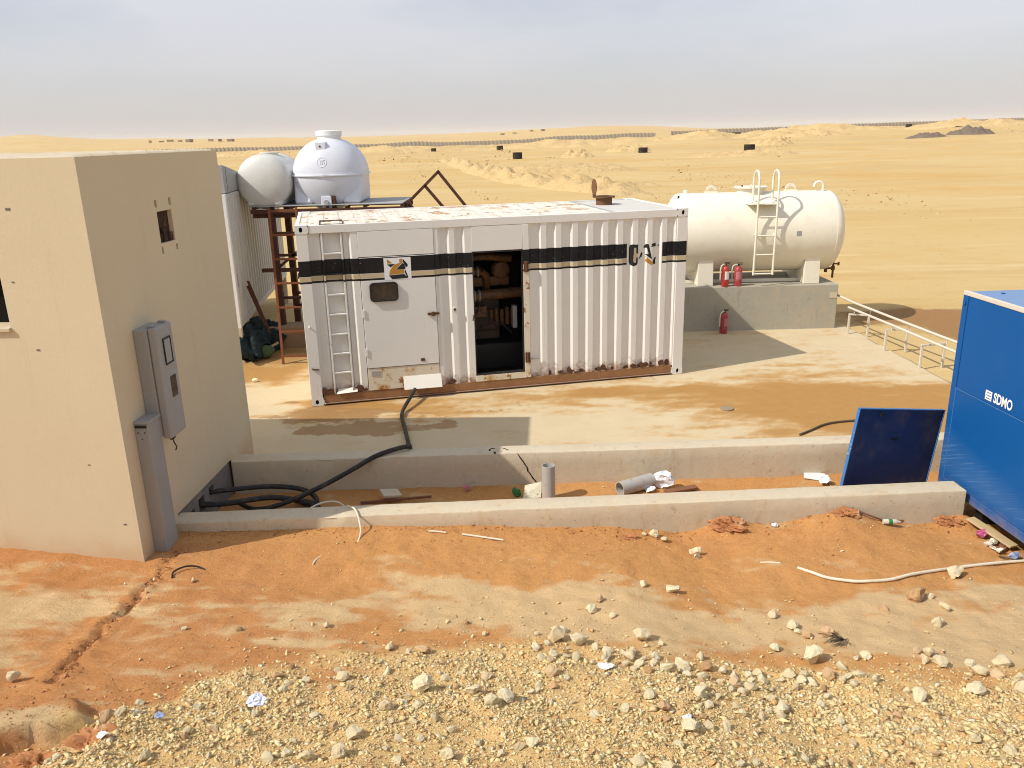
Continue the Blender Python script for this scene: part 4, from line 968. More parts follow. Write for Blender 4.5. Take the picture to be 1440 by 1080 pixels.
# white pipe run on U frames
def frame(p0, p1, h, label):
    t = empty('pipe_stand', (p0[0], p0[1], 0), 0, label, 'pipe support', 'pipe supports along the pad edge')
    q = lambda x, y, z: (x - p0[0], y - p0[1], z)
    for p_ in (p0, p1):
        mb = MB(); mb.bar(q(p_[0], p_[1], -.12), q(p_[0], p_[1], h - .02), .036); mb.build('leg', M['rail_white'], t, .003)
    mb = MB(); mb.bar(q(p0[0] - .02, p0[1], h), q(p1[0] + .02, p1[1], h), .036, .03); mb.build('crossbar', M['rail_white'], t, .003)
    for p_ in (p0, p1):
        dx = .045 if p_ is p0 else -.03
        mb = MB(); mb.tube([q(p_[0] + dx, p_[1] - .1, h), q(p_[0] + dx, p_[1] - .1, h + .10)], .008, 6); mb.build('pipe_hanger', M['rail_white'], t)
    return t
frame((6.645, 15.56), (6.96, 15.40), .39, 'pipe support frame nearest the plinth, holding two white pipes')
frame((6.775, 14.23), (7.14, 14.20), .385, 'middle pipe support frame, with a missing foot in sand, under white pipes')
frame((6.855, 13.08), (7.28, 13.17), .385, 'pipe support frame nearest the blue generator, under white pipes')
mb = MB(); mb.tube([(6.637, 15.62, .515), (6.80, 14.1, .50), (6.89, 13.1, .49), (6.96, 12.3, .485), (7.25, 8.6, .47)], .022, 10); tag(mb.build('white_pipe', M['rail_white'], None, 0, True), 'thin white pipe on the near side of the pipe supports', 'pipe', 'white pipes on the supports')
mb = MB(); mb.tube([(6.60, 16.5, .66), (6.72, 15.6, .61), (7.0, 14.2, .55), (7.22, 13.2, .50), (7.40, 12.3, .47), (7.7, 9., .45)], .022, 10); tag(mb.build('white_pipe', M['rail_white'], None, 0, True), 'thin white pipe on the far side, starting from the plinth end', 'pipe', 'white pipes on the supports')

# ------------------------------------------------------------------ blue generator canopy
GC = Vector((4.63, 8.157, 0)); gyaw = math.atan2(-.9985, .054) + PI / 2   # local -y runs toward camera, x to the right
bg = empty('generator_set', GC, gyaw, 'bright blue canopied generator set on the right with white lettering', 'generator')
GL, GW, GZ0, GZ1 = 3.3, 1.15, .165, 2.276
# local frame: u = -y
mb = MB(); mb.box(.012, GW - .012, -GL + .012, -.012, .30, GZ1 - .03); mb.build('canopy_core', M['blue'], bg)
mb = MB(); mb.box(0, .03, -.085, -.001, GZ0, GZ1 - .002); mb.build('corner_post', M['blue'], bg, .006)
mb = MB(); mb.box(.004, .03, -1.62, -.094, 1.268, GZ1 - .045); mb.build('upper_panel', M['blue'], bg, .004)
mb = MB(); mb.box(.003, .03, -1.62, -.094, .262, 1.258); mb.build('lower_panel', M['blue'], bg, .004)
mb = MB(); mb.box(.004, .03, -GL + .002, -1.63, .262, GZ1 - .045); mb.build('rear_panel', M['blue'], bg, .004)
mb = MB(); mb.box(.0, .08, -GL, -.088, GZ0, .252); mb.box(GW - .08, GW, -GL, -.002, GZ0, .252); mb.box(.08, GW - .08, -.08, -.002, GZ0, .252); mb.box(.08, GW - .08, -GL, -GL + .08, GZ0, .252); mb.build('base_frame', M['blue'], bg, .004)
mb = MB(); mb.box(-.004, .03, -GL, .002, GZ1 - .042, GZ1 + .004); mb.box(GW - .03, GW + .004, -GL, .002, GZ1 - .042, GZ1 + .004); mb.build('roof_rim', M['rail_white'], bg, .006)
mb = MB(); mb.box(.032, GW - .032, -GL + .002, -.002, GZ1 - .04, GZ1 - .012); rfb = mb.build('roof', M['blue_roof'], bg, .004)
for k in range(7):
    mb = MB(); x, y = (.30 if k % 2 else .75), -.12 - .42 * (k // 2) - .05; mb.cyl((x, y, GZ1 - .012), (x, y, GZ1 - .004), .02, 8); mb.build('roof_bolt', M['blue'], rfb)
mb = MB(); mb.cyl((.0, -.04, 2.155), (-.012, -.04, 2.155), .022, 12); mb.build('lifting_bolt', M['blue'], bg, .003)
mb = MB(); mb.box(-.0015, .0038, -.098, -.090, .25, 1.27); mb.box(-.0015, .0038, -1.62, -.098, 1.2592, 1.2672); mb.box(-.0015, .0035, -1.62, -.098, .2535, .260); mb.build('worn_seam', M['blue_light'], bg)
for u in (.55, 2.7):
    mb = MB(); mb.box(.1, GW - .1, -u - .12, -u, -.1, GZ0 - .001); mb.build('skid', M['black'], bg)
mb = MB(); mb.box(.35, GW - .1, -GL + .2, -.3, -.1, GZ0 - .001); mb.build('sump_tank', M['inner_dark'], bg)
# lettering
def text_mesh(txt, h, wscale, bold, name, mat, parent, origin):
    cu = bpy.data.curves.new('txt', 'FONT'); cu.body = txt; cu.size = h / .70; cu.offset = bold; cu.extrude = .0
    ob = bpy.data.objects.new('txt', cu); COL.objects.link(ob); bpy.context.view_layer.update()
    dg = bpy.context.evaluated_depsgraph_get(); me = bpy.data.meshes.new_from_object(ob.evaluated_get(dg))
    bpy.data.objects.remove(ob); bpy.data.curves.remove(cu)
    for v in me.vertices:
        x, y = v.co.x * wscale, v.co.y
        v.co = (-.003, origin[0] - x, origin[1] + y)
    me.materials.clear(); me.materials.append(mat); me.name = name
    return link(name, me, None, parent)
t0 = text_mesh('SDMO', .096, .72, .0042, 'lettering', M['white_print'], bg, (-.705, 1.310))
mb = MB()
for z0, z1 in ((1.303, 1.316), (1.326, 1.344), (1.354, 1.372), (1.382, 1.397)): mb.box(-.0045, -.001, -.664, -.590, z0, z1)
mb.box(-.0045, -.001, -.675, -.664, 1.303, 1.397); mb.box(-.0045, -.001, -.590, -.577, 1.303, 1.397); mb.build('logo_mark', M['white_print'], bg)
# open access door, sagging on its hinge
TL, TRc = Vector((3.61, 7.96, 1.1)), Vector((4.755, 8.41, .90)); ex_ = (TRc - TL).normalized(); nn = Vector((.366, -.93, .0)).normalized(); nn = (nn - ex_ * nn.dot(ex_)).normalized(); up_ = nn.cross(ex_) * -1
if up_.z < 0: up_ = -up_
dd = empty('canopy_door', TL - up_ * .97, 0, 'open shaded blue access door hanging askew beside the blue generator', 'door')
Dm = Matrix((ex_, -nn, up_)).transposed().to_4x4()
Wd = (TRc - TL).length; Hd = .97
mb = MB(); mb.box(.012, Wd - .012, .006, .03, .012, Hd - .012, Dm); mb.build('inner_skin', M['blue_shaded'], dd)
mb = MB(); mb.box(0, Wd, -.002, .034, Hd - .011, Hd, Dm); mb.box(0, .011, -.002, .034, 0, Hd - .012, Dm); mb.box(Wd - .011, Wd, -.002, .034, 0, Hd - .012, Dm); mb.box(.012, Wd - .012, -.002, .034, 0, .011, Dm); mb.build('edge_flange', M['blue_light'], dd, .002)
mb = MB(); mb.box(.30, .34, -.012, .005, Hd - .085, Hd - .045, Dm); mb.build('latch', M['black'], dd, .003)
mb = MB(); mb.box(.52, .66, -.004, .005, Hd - .335, Hd - .325, Dm); mb.box(.56, .63, -.004, .005, Hd - .35, Hd - .342, Dm); mb.build('handle_slot', M['black'], dd)
mb = MB(); mb.box(.85, .99, -.004, .005, .03, .06, Dm); mb.build('drain_slot', M['black'], dd)

# ------------------------------------------------------------------ water tanks on the rusty stand
STZ = 2.62
st = empty('tank_stand', (-3.3, 16.2, 0), 0, 'dark rusty steel stand carrying two white water tanks', 'stand')
q = lambda x, y, z: (x + 3.3, y - 16.2, z)
for (x, y, zb) in ((-4.50, 15.75, .42), (-4.55, 17.1, 0), (-3.3, 15.75, 0), (-3.3, 17.1, 0), (-2.05, 15.75, 0), (-2.05, 17.1, 0)):
    mb = MB(); mb.bar(q(x, y, zb), q(x, y, STZ + (.26 if y < 16 and x < -3 else 0)), .12 if x < -4 else .1); mb.build('post', M['steel_rust'], st, .004)
for y in (15.66, 15.78, 17.1):
    mb = MB(); mb.bar(q(-4.85, y, STZ - (.0 if y != 15.78 else .09)), q(-1.95, y, STZ - (0 if y != 15.78 else .09)), .075); mb.build('top_beam', M['steel_rust'], st, .003)
for x in (-4.8, -4.1, -3.4, -2.7, -2.0):
    mb = MB(); mb.bar(q(x, 15.64, STZ + .062), q(x, 17.15, STZ + .062), .05); mb.build('cross_beam', M['steel_rust'], st)
for z in (2.2, 1.78, .95):
    mb = MB(); mb.bar(q(-4.46, 15.75, z), q(-2.05, 15.75, z), .05); mb.build('tie_bar', M['steel_rust'], st)
mb = MB(); mb.bar(q(-4.78, 15.72, 1.50), q(-3.2, 15.72, 1.50), .07); mb.tube([q(-4.02, 15.69, 1.43) , q(-4.02, 15.66, 1.33)], .07, 10); mb.build('tie_bar', M['steel_rust'], st)
for a, b in (((-4.46, 15.75, 1.55), (-3.35, 15.75, 2.4)), ((-4.5, 17.1, .5), (-3.35, 17.1, 1.6)), ((-4.55, 17.1, .8), (-2.1, 17.1, .85))):
    mb = MB(); mb.bar(q(*a), q(*b), .05); mb.build('brace', M['steel_rust'], st)
mb = MB(); mb.box(*[v for v in (-4.85 + 3.3, -1.98 + 3.3)], 15.62 - 16.2, 17.2 - 16.2, STZ + .09, STZ + .105); mb.build('deck_plate', M['grille_dark'] if 'grille_dark' in M else M['cabin_grey'], st, .003)
mb = MB(); mb.box(-4.75, -4.02, 15.48, 15.98, -.05, .42); tag(mb.build('footing_block', M['block'], None, .02), 'brown concrete footing block under the rusty tank stand post', 'concrete block')
# A-shaped loose frame at the stand's end
af = empty('angle_iron_trestle', (-1.3, 16.0, STZ), 0, 'rusty angle iron frame standing in an inverted V beyond the tank stand', 'metal frame')
q2 = lambda x, y, z: (x + 1.3, y - 16.0, z - STZ)
for a, b in (((-1.98, 16.0, 2.64), (-1.29, 16.0, 3.28)), ((-1.31, 16.0, 3.26), (-.62, 16.0, 2.36)), ((-1.58, 16.0, 3.01), (-1.05, 16.0, 2.36)), ((-2.05, 16.02, 2.68), (-1.8, 16.02, 2.50)), ((-1.98, 16.5, 2.70), (-1.75, 16.05, 2.40))):
    mb = MB(); mb.bar(q2(*a), q2(*b), .055); mb.build('angle_bar', M['steel_rust'], af, .003)
# rusty ladder
ldr = empty('rusty_ladder', (-4.16, 14.30, 0), 0, 'orange rusty ladder leaning up to the tank stand beside the container', 'ladder')
for x in (0, .50):
    mb = MB(); mb.bar((x, 0, 0), (x - .22, .9, STZ + .1), .045); mb.build('rail', M['ladder_rust'], ldr, .004)
for k in range(7):
    t = .05 + .155 * k; mb = MB(); mb.bar((-.22 * t, .9 * t, (STZ + .1) * t), (.50 - .22 * t, .9 * t, (STZ + .1) * t), .036); mb.build('rung', M['ladder_rust'], ldr, .003)

def poly_tank(name, c, r, hl, mat, label, zbase, big=True):
    """horizontal polyethylene water tank, axis along depth, domed ends, moulded saddle feet"""
    t = empty(name, (c[0], c[1], zbase), 0, label, 'water tank')
    cz = c[2] - zbase; dm = r * (.62 if big else .36); pr = []
    for a in np.linspace(.06, PI / 2, 9): pr.append((r * math.sin(a), -hl - dm * math.cos(a)))
    pr += [(r, -hl * .5), (r, 0), (r, hl * .5)]
    for a in np.linspace(PI / 2, .06, 9): pr.append((r * math.sin(a), hl + dm * math.cos(a)))
    mb = MB(); mb.lathe(pr, 'y', (0, 0, cz), 56); mb.build('tank_shell', mat, t, 0, True)
    # moulding seam around the middle
    def outline(s):
        L = []
        for a in np.linspace(-PI / 2, PI / 2, 17): L.append((r * math.cos(a) * 1 + s * math.cos(a), (hl + (dm + s) * math.sin(a)) if a > 0 else (-hl + (dm + s) * math.sin(a))))
        return L + [(-x, y) for x, y in L[::-1]]
    o1 = outline(.028 if big else .012); n = len(o1); mb = MB()
    mb.add([(x, y, cz - .018) for x, y in o1] + [(x, y, cz + .014) for x, y in o1], [tuple(range(n)), tuple(range(2 * n - 1, n - 1, -1))] + [(k, (k + 1) % n, n + (k + 1) % n, n + k) for k in range(n)])
    mb.build('seam_flange', mat, t, .006, True) if big else None
    # saddle feet
    for s in (-1, 1):
        mb = MB(); y0, y1 = -hl - dm * .62, hl + dm * .62
        w0, w1 = (r * .55, r * .985) if big else (r * .4, r * .72)
        vs = [(s * w0 * .75, y0, 0), (s * w1 * .95, y0, 0), (s * w1 * .95, y1, 0), (s * w0 * .75, y1, 0), (s * w0, y0 * .9, cz - .02), (s * w1, y0 * .72, cz - .02), (s * w1, y1 * .72, cz - .02), (s * w0, y1 * .9, cz - .02)]
        mb.add(vs, [(0, 3, 2, 1), (4, 5, 6, 7), (0, 1, 5, 4), (1, 2, 6, 5), (2, 3, 7, 6), (3, 0, 4, 7)]); mb.build('saddle_foot', mat, t, .05, True)
    LH = (1.06, 1.19) if big else (1.0, 1.05)
    mb = MB(); mb.lathe([(r * .34, cz + r * .86), (r * .34, cz + r * LH[0]), (r * .37, cz + r * (LH[0] + .01)), (r * .37, cz + r * LH[1]), (r * .33, cz + r * (LH[1] + .02)), (.01, cz + r * (LH[1] + .025))], 'z', (0, 0, 0), 28); mb.build('lid', M['rail_white'] if not big else M['lid_white'], t, 0, True)
    return t, cz, dm
M['lid_white'] = simple('white_lid', (.72, .72, .70), .45, .4, 0, .04)
SB = STZ + .106
t, cz, dm = poly_tank('water_tank', (-3.42, 16.42, 3.255), .668, .36, M['poly_white'], 'large round white water tank with embossed emblem on the rusty stand', SB)
r = .668
def dome_y(x, z): # front surface of the dome at local (x,z)
    k = max(0., 1 - (x * x + (z - cz) ** 2) / (r * r)); return -.36 - dm * math.sqrt(k)
mb = MB(); mb.box(-.10, .10, dome_y(0, cz - .50) - .10, dome_y(0, cz - .40), cz - .60, cz - .385); vb = mb.build('outlet_block', M['poly_white'], t, .012)
mb = MB(); mb.cyl((0, dome_y(0, cz - .5) - .10, cz - .49), (0, dome_y(0, cz - .5) - .14, cz - .49), .045, 14); mb.build('outlet_plug', M['grille_grey'], vb)
mb = MB(); mb.box(-.14, .06, dome_y(0, cz + .55) - .06, -.2, cz + .44, cz + .60); ub = mb.build('inlet_block', M['poly_white'], t, .012)
mb = MB(); mb.cyl((-.05, dome_y(0, cz + .55) - .058, cz + .52), (-.05, dome_y(0, cz + .55) - .066, cz + .52), .018, 10); mb.build('inlet_hole', M['black'], ub)
mb = MB(); n = 30; ring = []
for (rr_, lift) in ((.075, -.001), (.085, .004), (.095, -.001)):
    for k in range(n):
        if k in (2, 3): pass
        x, z = -.02 + rr_ * math.cos(2 * PI * k / n), cz + .24 + rr_ * math.sin(2 * PI * k / n); ring.append((x, dome_y(x, z) - lift - .002, z))
mb.add(ring, [(j * n + k, j * n + (k + 1) % n, (j + 1) * n + (k + 1) % n, (j + 1) * n + k) for j in range(2) for k in range(n)])
for (x0, z0, x1, z1) in ((-.06, .27, -.02, .27), (-.04, .27, -.045, .20), (0, .27, .035, .28), (.0, .27, -.01, .20), (.02, .24, .03, .20)):
    A0 = (-.0 + x0, dome_y(x0, cz + z0) - .001, cz + z0); B0 = (x1, dome_y(x1, cz + z1) - .001, cz + z1); mb.tube([A0, B0], .007, 6)
mb.build('embossed_emblem', M['emblem'], t)
poly_tank('water_tank', (-4.58, 16.30, 3.16), .50, .55, M['poly_old'], 'smaller older white water tank at the left end of the rusty stand', SB, False)

# ------------------------------------------------------------------ white cabin behind the building
cy_ = math.atan2(.13, .99); cb = empty('site_cabin', (-4.92, 14.5, 0), .118, 'white corrugated site cabin on short legs behind the cream building', 'cabin')
# local: y back along the side wall, x to the left is negative
CZ0, CZ1 = .64, 3.02
corr_wall((0, .10, 0), (0, 6.0, 0), (1, 0, 0), CZ0 + .1, CZ1 - .08, 'corrugated_wall', M['cabin'], cb, .03)
mb = MB(); mb.box(-2.4, -.04, 0.01, .06, CZ0 + .1, CZ1 - .08); mb.box(-2.4, -2.35, .06, 6.0, CZ0 + .1, CZ1 - .08); mb.box(-2.4, -.04, 5.95, 6.0, CZ0 + .1, CZ1 - .08); mb.build('end_wall', M['cabin'], cb)
mb = MB(); mb.box(-.09, .012, -.012, .09, CZ0, CZ1); mb.build('corner_post', M['lid_white'], cb, .008)
mb = MB(); mb.box(-.1, .008, .1, 6.0, CZ0, CZ0 + .1); mb.build('base_rail', M['cabin'], cb, .004)
mb = MB(); mb.box(-.1, .008, .1, 6.0, CZ1 - .08, CZ1); mb.build('roof_rail', M['cabin'], cb, .004)
mb = MB(); mb.box(-2.4, -.1, .0, 6.0, CZ1 - .04, CZ1 + .01); mb.build('roof', M['cabin_grey'], cb)
mb = MB(); mb.add([(-1.6, .1, CZ1 + .011), (.0, .1, CZ1 + .011), (.0, 2.4, CZ1 + .011), (-1.6, 2.4, CZ1 + .011), (-1.6, .1, CZ1 + .50), (.0, .1, CZ1 + .50), (.0, 2.4, CZ1 + .22), (-1.6, 2.4, CZ1 + .22)], [(0, 3, 2, 1), (4, 5, 6, 7), (0, 1, 5, 4), (1, 2, 6, 5), (2, 3, 7, 6), (3, 0, 4, 7)]); ub_ = mb.build('roof_unit', M['cabin_grey'], cb, .01)
mb = MB(); mb.box(-.003, .004, .30, .312, CZ1 + .02, CZ1 + .46); mb.build('panel_seam', M['black'], ub_)
for (x, y) in ((-.05, .04), (-.05, 5.8), (-2.3, .04), (-2.3, 5.8)):
    mb = MB(); mb.box(x - .06, x + .06, y - .06, y + .06, -.05, CZ0 - .001); mb.build('leg', M['kerb'], cb, .006)
mb = MB(); mb.box(.0, .008, .22, .25, 1.35, 1.60); mb.build('door_handle', M['grille_grey'], cb)
mb = MB(); mb.box(-.034, -.026, .95, .956, CZ0 + .2, CZ1 - .1); mb.build('door_seam', M['black'], cb)

# heap of netting, props and sticks under the cabin edge
def lump(name, c, s, mat, label, cat, seed, amp=.35, n=3, parent=None):
    bm = bmesh.new(); bmesh.ops.create_icosphere(bm, subdivisions=n, radius=1)
    for v in bm.verts:
        d = v.co.copy(); k = 1 + amp * (1.1 * float(fbm(np.array(d.x * 1.6 + seed * 7 + d.z * 1.1), np.array(d.y * 1.6 - d.z * .9 + seed), seed, 3, .5)) + .35 * float(fbm(np.array(d.x * 6 + seed + d.z * 4), np.array(d.y * 6 - d.z * 3), seed + 5, 3, .6)))
        v.co = Vector((d.x * s[0] * k, d.y * s[1] * k, d.z * s[2] * k))
    me = bpy.data.meshes.new(name); bm.to_mesh(me); bm.free()
    o = link(name, me, mat, parent, 0, False, c)
    if label: tag(o, label, cat)
    return o
lump('netting_heap', (-4.90, 15.45, .10), (.38, .8, .36), M['net'], 'crumpled heap of dark green netting under the white cabin', 'netting', 3, 1.0, 5)
lump('green_sack', (-4.62, 14.75, .10), (.16, .14, .14), M['net_green'], 'small faded green sack on the ground before the netting', 'sack', 5, .4)
for a, b, lb in (((-4.55, 15.0, .42), (-4.86, 15.02, 1.42), 'dark rusty rod leaning over the netting, the longer upper one'), ((-4.62, 15.0, .55), (-4.88, 15.02, 1.33), 'dark rusty rod leaning over the netting, the shorter lower one')):
    mb = MB(); mb.bar(a, b, .035); tag(mb.build('leaning_rod', M['steel_rust']), lb, 'rod', 'rods leaning by the cabin')
mb = MB(); mb.bar((-4.85, 14.75, .02), (-4.40, 14.95, .25), .06, .03); tag(mb.build('timber_offcut', M['wood']), 'short pale timber offcut lying against the green sack', 'timber')
lump('pale_stone', (-4.35, 13.2, .03), (.05, .04, .03), M['rock'], 'lone pale stone on the sand near the container corner', 'stone', 9, .3)

# ------------------------------------------------------------------ cables, pipes and litter in the trench
def smooth_path(pts, n=8):
    P = [Vector(p) for p in pts]; out_ = []
    for i in range(len(P) - 1):
        p0, p1, p2, p3 = P[max(i - 1, 0)], P[i], P[i + 1], P[min(i + 2, len(P) - 1)]
        for k in range(n):
            t = k / n; out_.append(.5 * ((2 * p1) + (p2 - p0) * t + (2 * p0 - 5 * p1 + 4 * p2 - p3) * t * t + (3 * p1 - p0 - 3 * p2 + p3) * t ** 3))
    return out_ + [P[-1]]
def hose(name, pts, r, mat, label, cat, group=None, n=8):
    mb = MB(); mb.tube(smooth_path(pts, n), r, 8); return tag(mb.build(name, mat, None, 0, True), label, cat, group)
hose('power_cable', [(-1.50, 12.10, .17), (-1.55, 11.75, .12), (-1.62, 11.25, .04), (-1.50, 10.6, .035), (-1.30, 9.6, .05), (-1.26, 9.22, .29), (-1.25, 9.05, .375), (-1.40, 8.97, .375), (-1.62, 8.83, .345), (-1.85, 8.67, .26), (-2.2, 8.45, .14), (-2.58, 8.28, .03), (-2.88, 8.25, -.02), (-3.1, 8.35, .02)],   .028, M['black_rubber'], 'thick black power cable running from the container over the low wall', 'cable')
CB = 'black cables coiled in the corner by the building'
hose('coiled_cable', [(-3.45, 8.31, .17), (-3.2, 8.42, .15), (-2.8, 8.62, .09), (-2.45, 8.66, .02), (-2.25, 8.45, -.03), (-2.35, 8.1, -.04), (-2.7, 7.9, -.04)], .03, M['black_rubber'], 'black cable arching from the upper hole in the building base', 'cable', CB)
hose('coiled_cable', [(-3.45, 8.0, .17), (-3.15, 8.1, .13), (-2.75, 8.36, .07), (-2.40, 8.38, .0), (-2.2, 8.2, -.03), (-2.3, 7.85, -.04)], .033, M['black_rubber'], 'grey black cable looping from the middle hole in the building base', 'cable', CB)
hose('coiled_cable', [(-3.45, 7.72, .12), (-3.1, 7.8, .06), (-2.7, 7.95, .0), (-2.3, 8.05, -.03), (-2.2, 8.3, -.02), (-2.5, 8.5, -.02)], .026, M['black_rubber'], 'black cable from the lowest hole, nearest the front wall', 'cable', CB)
WW = 'thin white wires by the front wall'
hose('white_wire', [(-2.35, 7.75, -.05), (-2.2, 8.0, .10), (-1.95, 8.1, .12), (-1.75, 7.95, .03), (-1.65, 7.78, .0)], .010, M['white_plastic'], 'thin white wire arching inside the trench beside the black cables', 'wire', WW)
hose('white_wire', [(-1.70, 7.52, .345), (-1.60, 7.40, .36), (-1.53, 7.22, .33), (-1.50, 7.10, .25), (-1.53, 6.98, .19), (-1.63, 6.90, .175), (-1.74, 6.86, .175), (-1.84, 6.76, .18), (-1.86, 6.62, .19)], .008, M['white_plastic'], 'thin white wire hanging over the front wall onto the sand', 'wire', WW)
hose('white_wire', [(-1.48, 6.92, .165), (-1.45, 7.02, .175), (-1.36, 7.10, .175), (-1.2, 7.14, .17)], .008, M['white_plastic'], 'short curl of white wire lying on the sand', 'wire', WW)
for a, b, lb in (((-.52, 7.14), (-.12, 7.06), 'longer thin pale stick on the sand before the wall'), ((-.85, 7.17), (-.68, 7.16), 'shorter thin pale stick on the sand before the wall')):
    hose('pale_stick', [(a[0], a[1], gz(*a) + .012), ((a[0] + b[0]) / 2, (a[1] + b[1]) / 2, gz((a[0] + b[0]) / 2, (a[1] + b[1]) / 2) + .014), (b[0], b[1], gz(*b) + .012)], .009, M['white_plastic'], lb, 'stick', None, 3)
hose('white_conduit', [(2.60, 6.66, gz(2.6, 6.66) + .0)] + [(x, y, gz(x, y) + .02) for x, y in ((2.70, 6.57), (2.81, 6.48), (3.0, 6.41), (3.13, 6.39), (3.35, 6.42), (3.56, 6.49), (3.8, 6.575), (4.03, 6.64), (4.4, 6.71), (4.76, 6.75), (5.4, 6.78))], .014, M['white_plastic'], 'long cream plastic conduit curving over the orange sand', 'conduit')
hose('buried_conduit', [(x, y, gz(x, y) + .003) for x, y in ((2.29, 6.78), (2.38, 6.775), (2.47, 6.76))], .008, M['white_plastic'], 'short buried end of conduit showing through the sand', 'conduit', None, 3)
hose('thin_hose', [(3.80, 10.07, .012), (4.0, 10.22, .014), (4.28, 10.44, .014), (4.6, 10.54, .014), (5.2, 10.6, .012)], .014, M['twig'], 'thin dark hose lying on the pad behind the rear wall', 'hose')
mb = MB(); mb.cyl((3.13, 11.21, -.003), (3.13, 11.21, .016), .095, 24); tag(mb.build('iron_disc', M['manhole'], None, .004), 'small dusty iron disc lying on the concrete pad', 'disc')

def hollow_pipe(p0, p1, r, name, mat, label, cat):
    p0, p1 = Vector(p0), Vector(p1); d = (p1 - p0).normalized(); a = Vector((0, 0, 1)) if abs(d.z) < .9 else Vector((1, 0, 0)); u = d.cross(a).normalized(); w = d.cross(u); n = 24; vs = []
    for P_, rr in ((p0, r), (p1, r), (p1, r * .88), (p0, r * .88)):
        vs += [P_ + (u * math.cos(2 * PI * k / n) + w * math.sin(2 * PI * k / n)) * rr for k in range(n)]
    mb = MB(); mb.add(vs, [(j * n + k, j * n + (k + 1) % n, ((j + 1) % 4) * n + (k + 1) % n, ((j + 1) % 4) * n + k) for j in range(4) for k in range(n)])
    return tag(mb.build(name, mat, None, 0, True), label, cat)
hollow_pipe((.385, 8.42, -.15), (.385, 8.44, .345), .075, 'standing_pipe', M['pipe_grey'], 'short grey pipe standing upright in the trench', 'pipe')
hollow_pipe((1.20, 8.50, .005), (1.60, 8.72, .01), .085, 'fallen_pipe', M['pipe_grey'], 'short grey pipe lying on its side in the trench', 'pipe')

def crumple(name, c, s, mat, label, cat, seed, flat=.35):
    bm = bmesh.new(); bmesh.ops.create_icosphere(bm, subdivisions=3, radius=1); rs = random.Random(seed)
    pl_ = [(Vector((rs.uniform(-1, 1), rs.uniform(-1, 1), rs.uniform(-1, 1))).normalized(), rs.uniform(.25, .8)) for _ in range(16)]
    for v in bm.verts:
        for nrm, d in pl_:
            e = v.co.dot(nrm) - d
            if e > 0: v.co -= nrm * e * (1.25 if rs.random() < .2 else .9)
        v.co = Vector((v.co.x * s, v.co.y * s * .8, v.co.z * s * flat)) + Vector((rs.uniform(-1, 1), rs.uniform(-1, 1), rs.uniform(-.5, 1))) * s * .07
    zmin = min(v.co.z for v in bm.verts)
    for v in bm.verts: v.co.z -= zmin
    me = bpy.data.meshes.new(name); bm.to_mesh(me); bm.free()
    return tag(link(name, me, mat, None, 0, False, c), label, cat)
TZ = -.075
crumple('crumpled_bag', (1.76, 8.66, TZ), .17, M['foil'], 'crumpled white plastic bag in the trench beside the fallen pipe', 'bag', 2, .75)
crumple('crumpled_bag', (1.55, 8.60, TZ), .09, M['foil'], 'small torn scrap of white plastic between fallen pipe and bag', 'bag', 12, .5)
crumple('crumpled_bag', (3.62, 8.66, TZ), .13, M['foil'], 'crumpled white plastic by the open blue door', 'bag', 3, .5)
mb = MB(); mb.bar((1.72, 8.50, -.045), (2.10, 8.60, -.035), .09, .025); tag(mb.build('wood_plank', M['wood_dark'], None, .004), 'short dark brown plank in the trench below the white bag', 'plank')
mb = MB(); mb.box(-.12, .12, -.10, .10, 0, .01, Matrix.Translation((3.56, 8.86, -.055)) @ Euler((.05, .06, -.35)).to_matrix().to_4x4()); tag(mb.build('white_board', M['paper'], None, .002), 'flat white board lying in the trench near the blue door', 'board')
crumple('crushed_can', (.02, 8.52, TZ), .085, M['green_can'], 'crushed green can in the trench beside the cream carton', 'can', 4, .8)
mb = MB(); mb.add([(.09, 8.44, -.07), (.30, 8.47, -.06), (.31, 8.56, .09), (.12, 8.54, .06), (.09, 8.46, -.075), (.30, 8.49, -.065), (.31, 8.58, .085), (.12, 8.56, .055)], [(0, 1, 2, 3), (4, 7, 6, 5), (0, 4, 5, 1), (1, 5, 6, 2), (2, 6, 7, 3), (3, 7, 4, 0)]); tag(mb.build('torn_carton', M['paper_cream']), 'torn cream carton with green print leaning in the trench', 'carton')
crumple('crushed_can', (-.55, 8.72, TZ), .06, M['pink_label'], 'small dull crushed can in the shaded trench', 'can', 5, .8)
mb = MB(); mb.box(-.11, .11, -.08, .08, 0, .03, Matrix.Translation((-1.42, 8.52, .0)) @ Euler((.15, .2, .5)).to_matrix().to_4x4()); tag(mb.build('stone_slab', M['kerb'], None, .006), 'small flat concrete slab lying in the shaded trench', 'slab')
mb = MB(); mb.bar((-1.75, 8.42, -.05), (-.95, 8.5, -.03), .025); tag(mb.build('wood_strip', M['wood_dark']), 'thin wooden strip under the slab in the trench', 'wood strip')

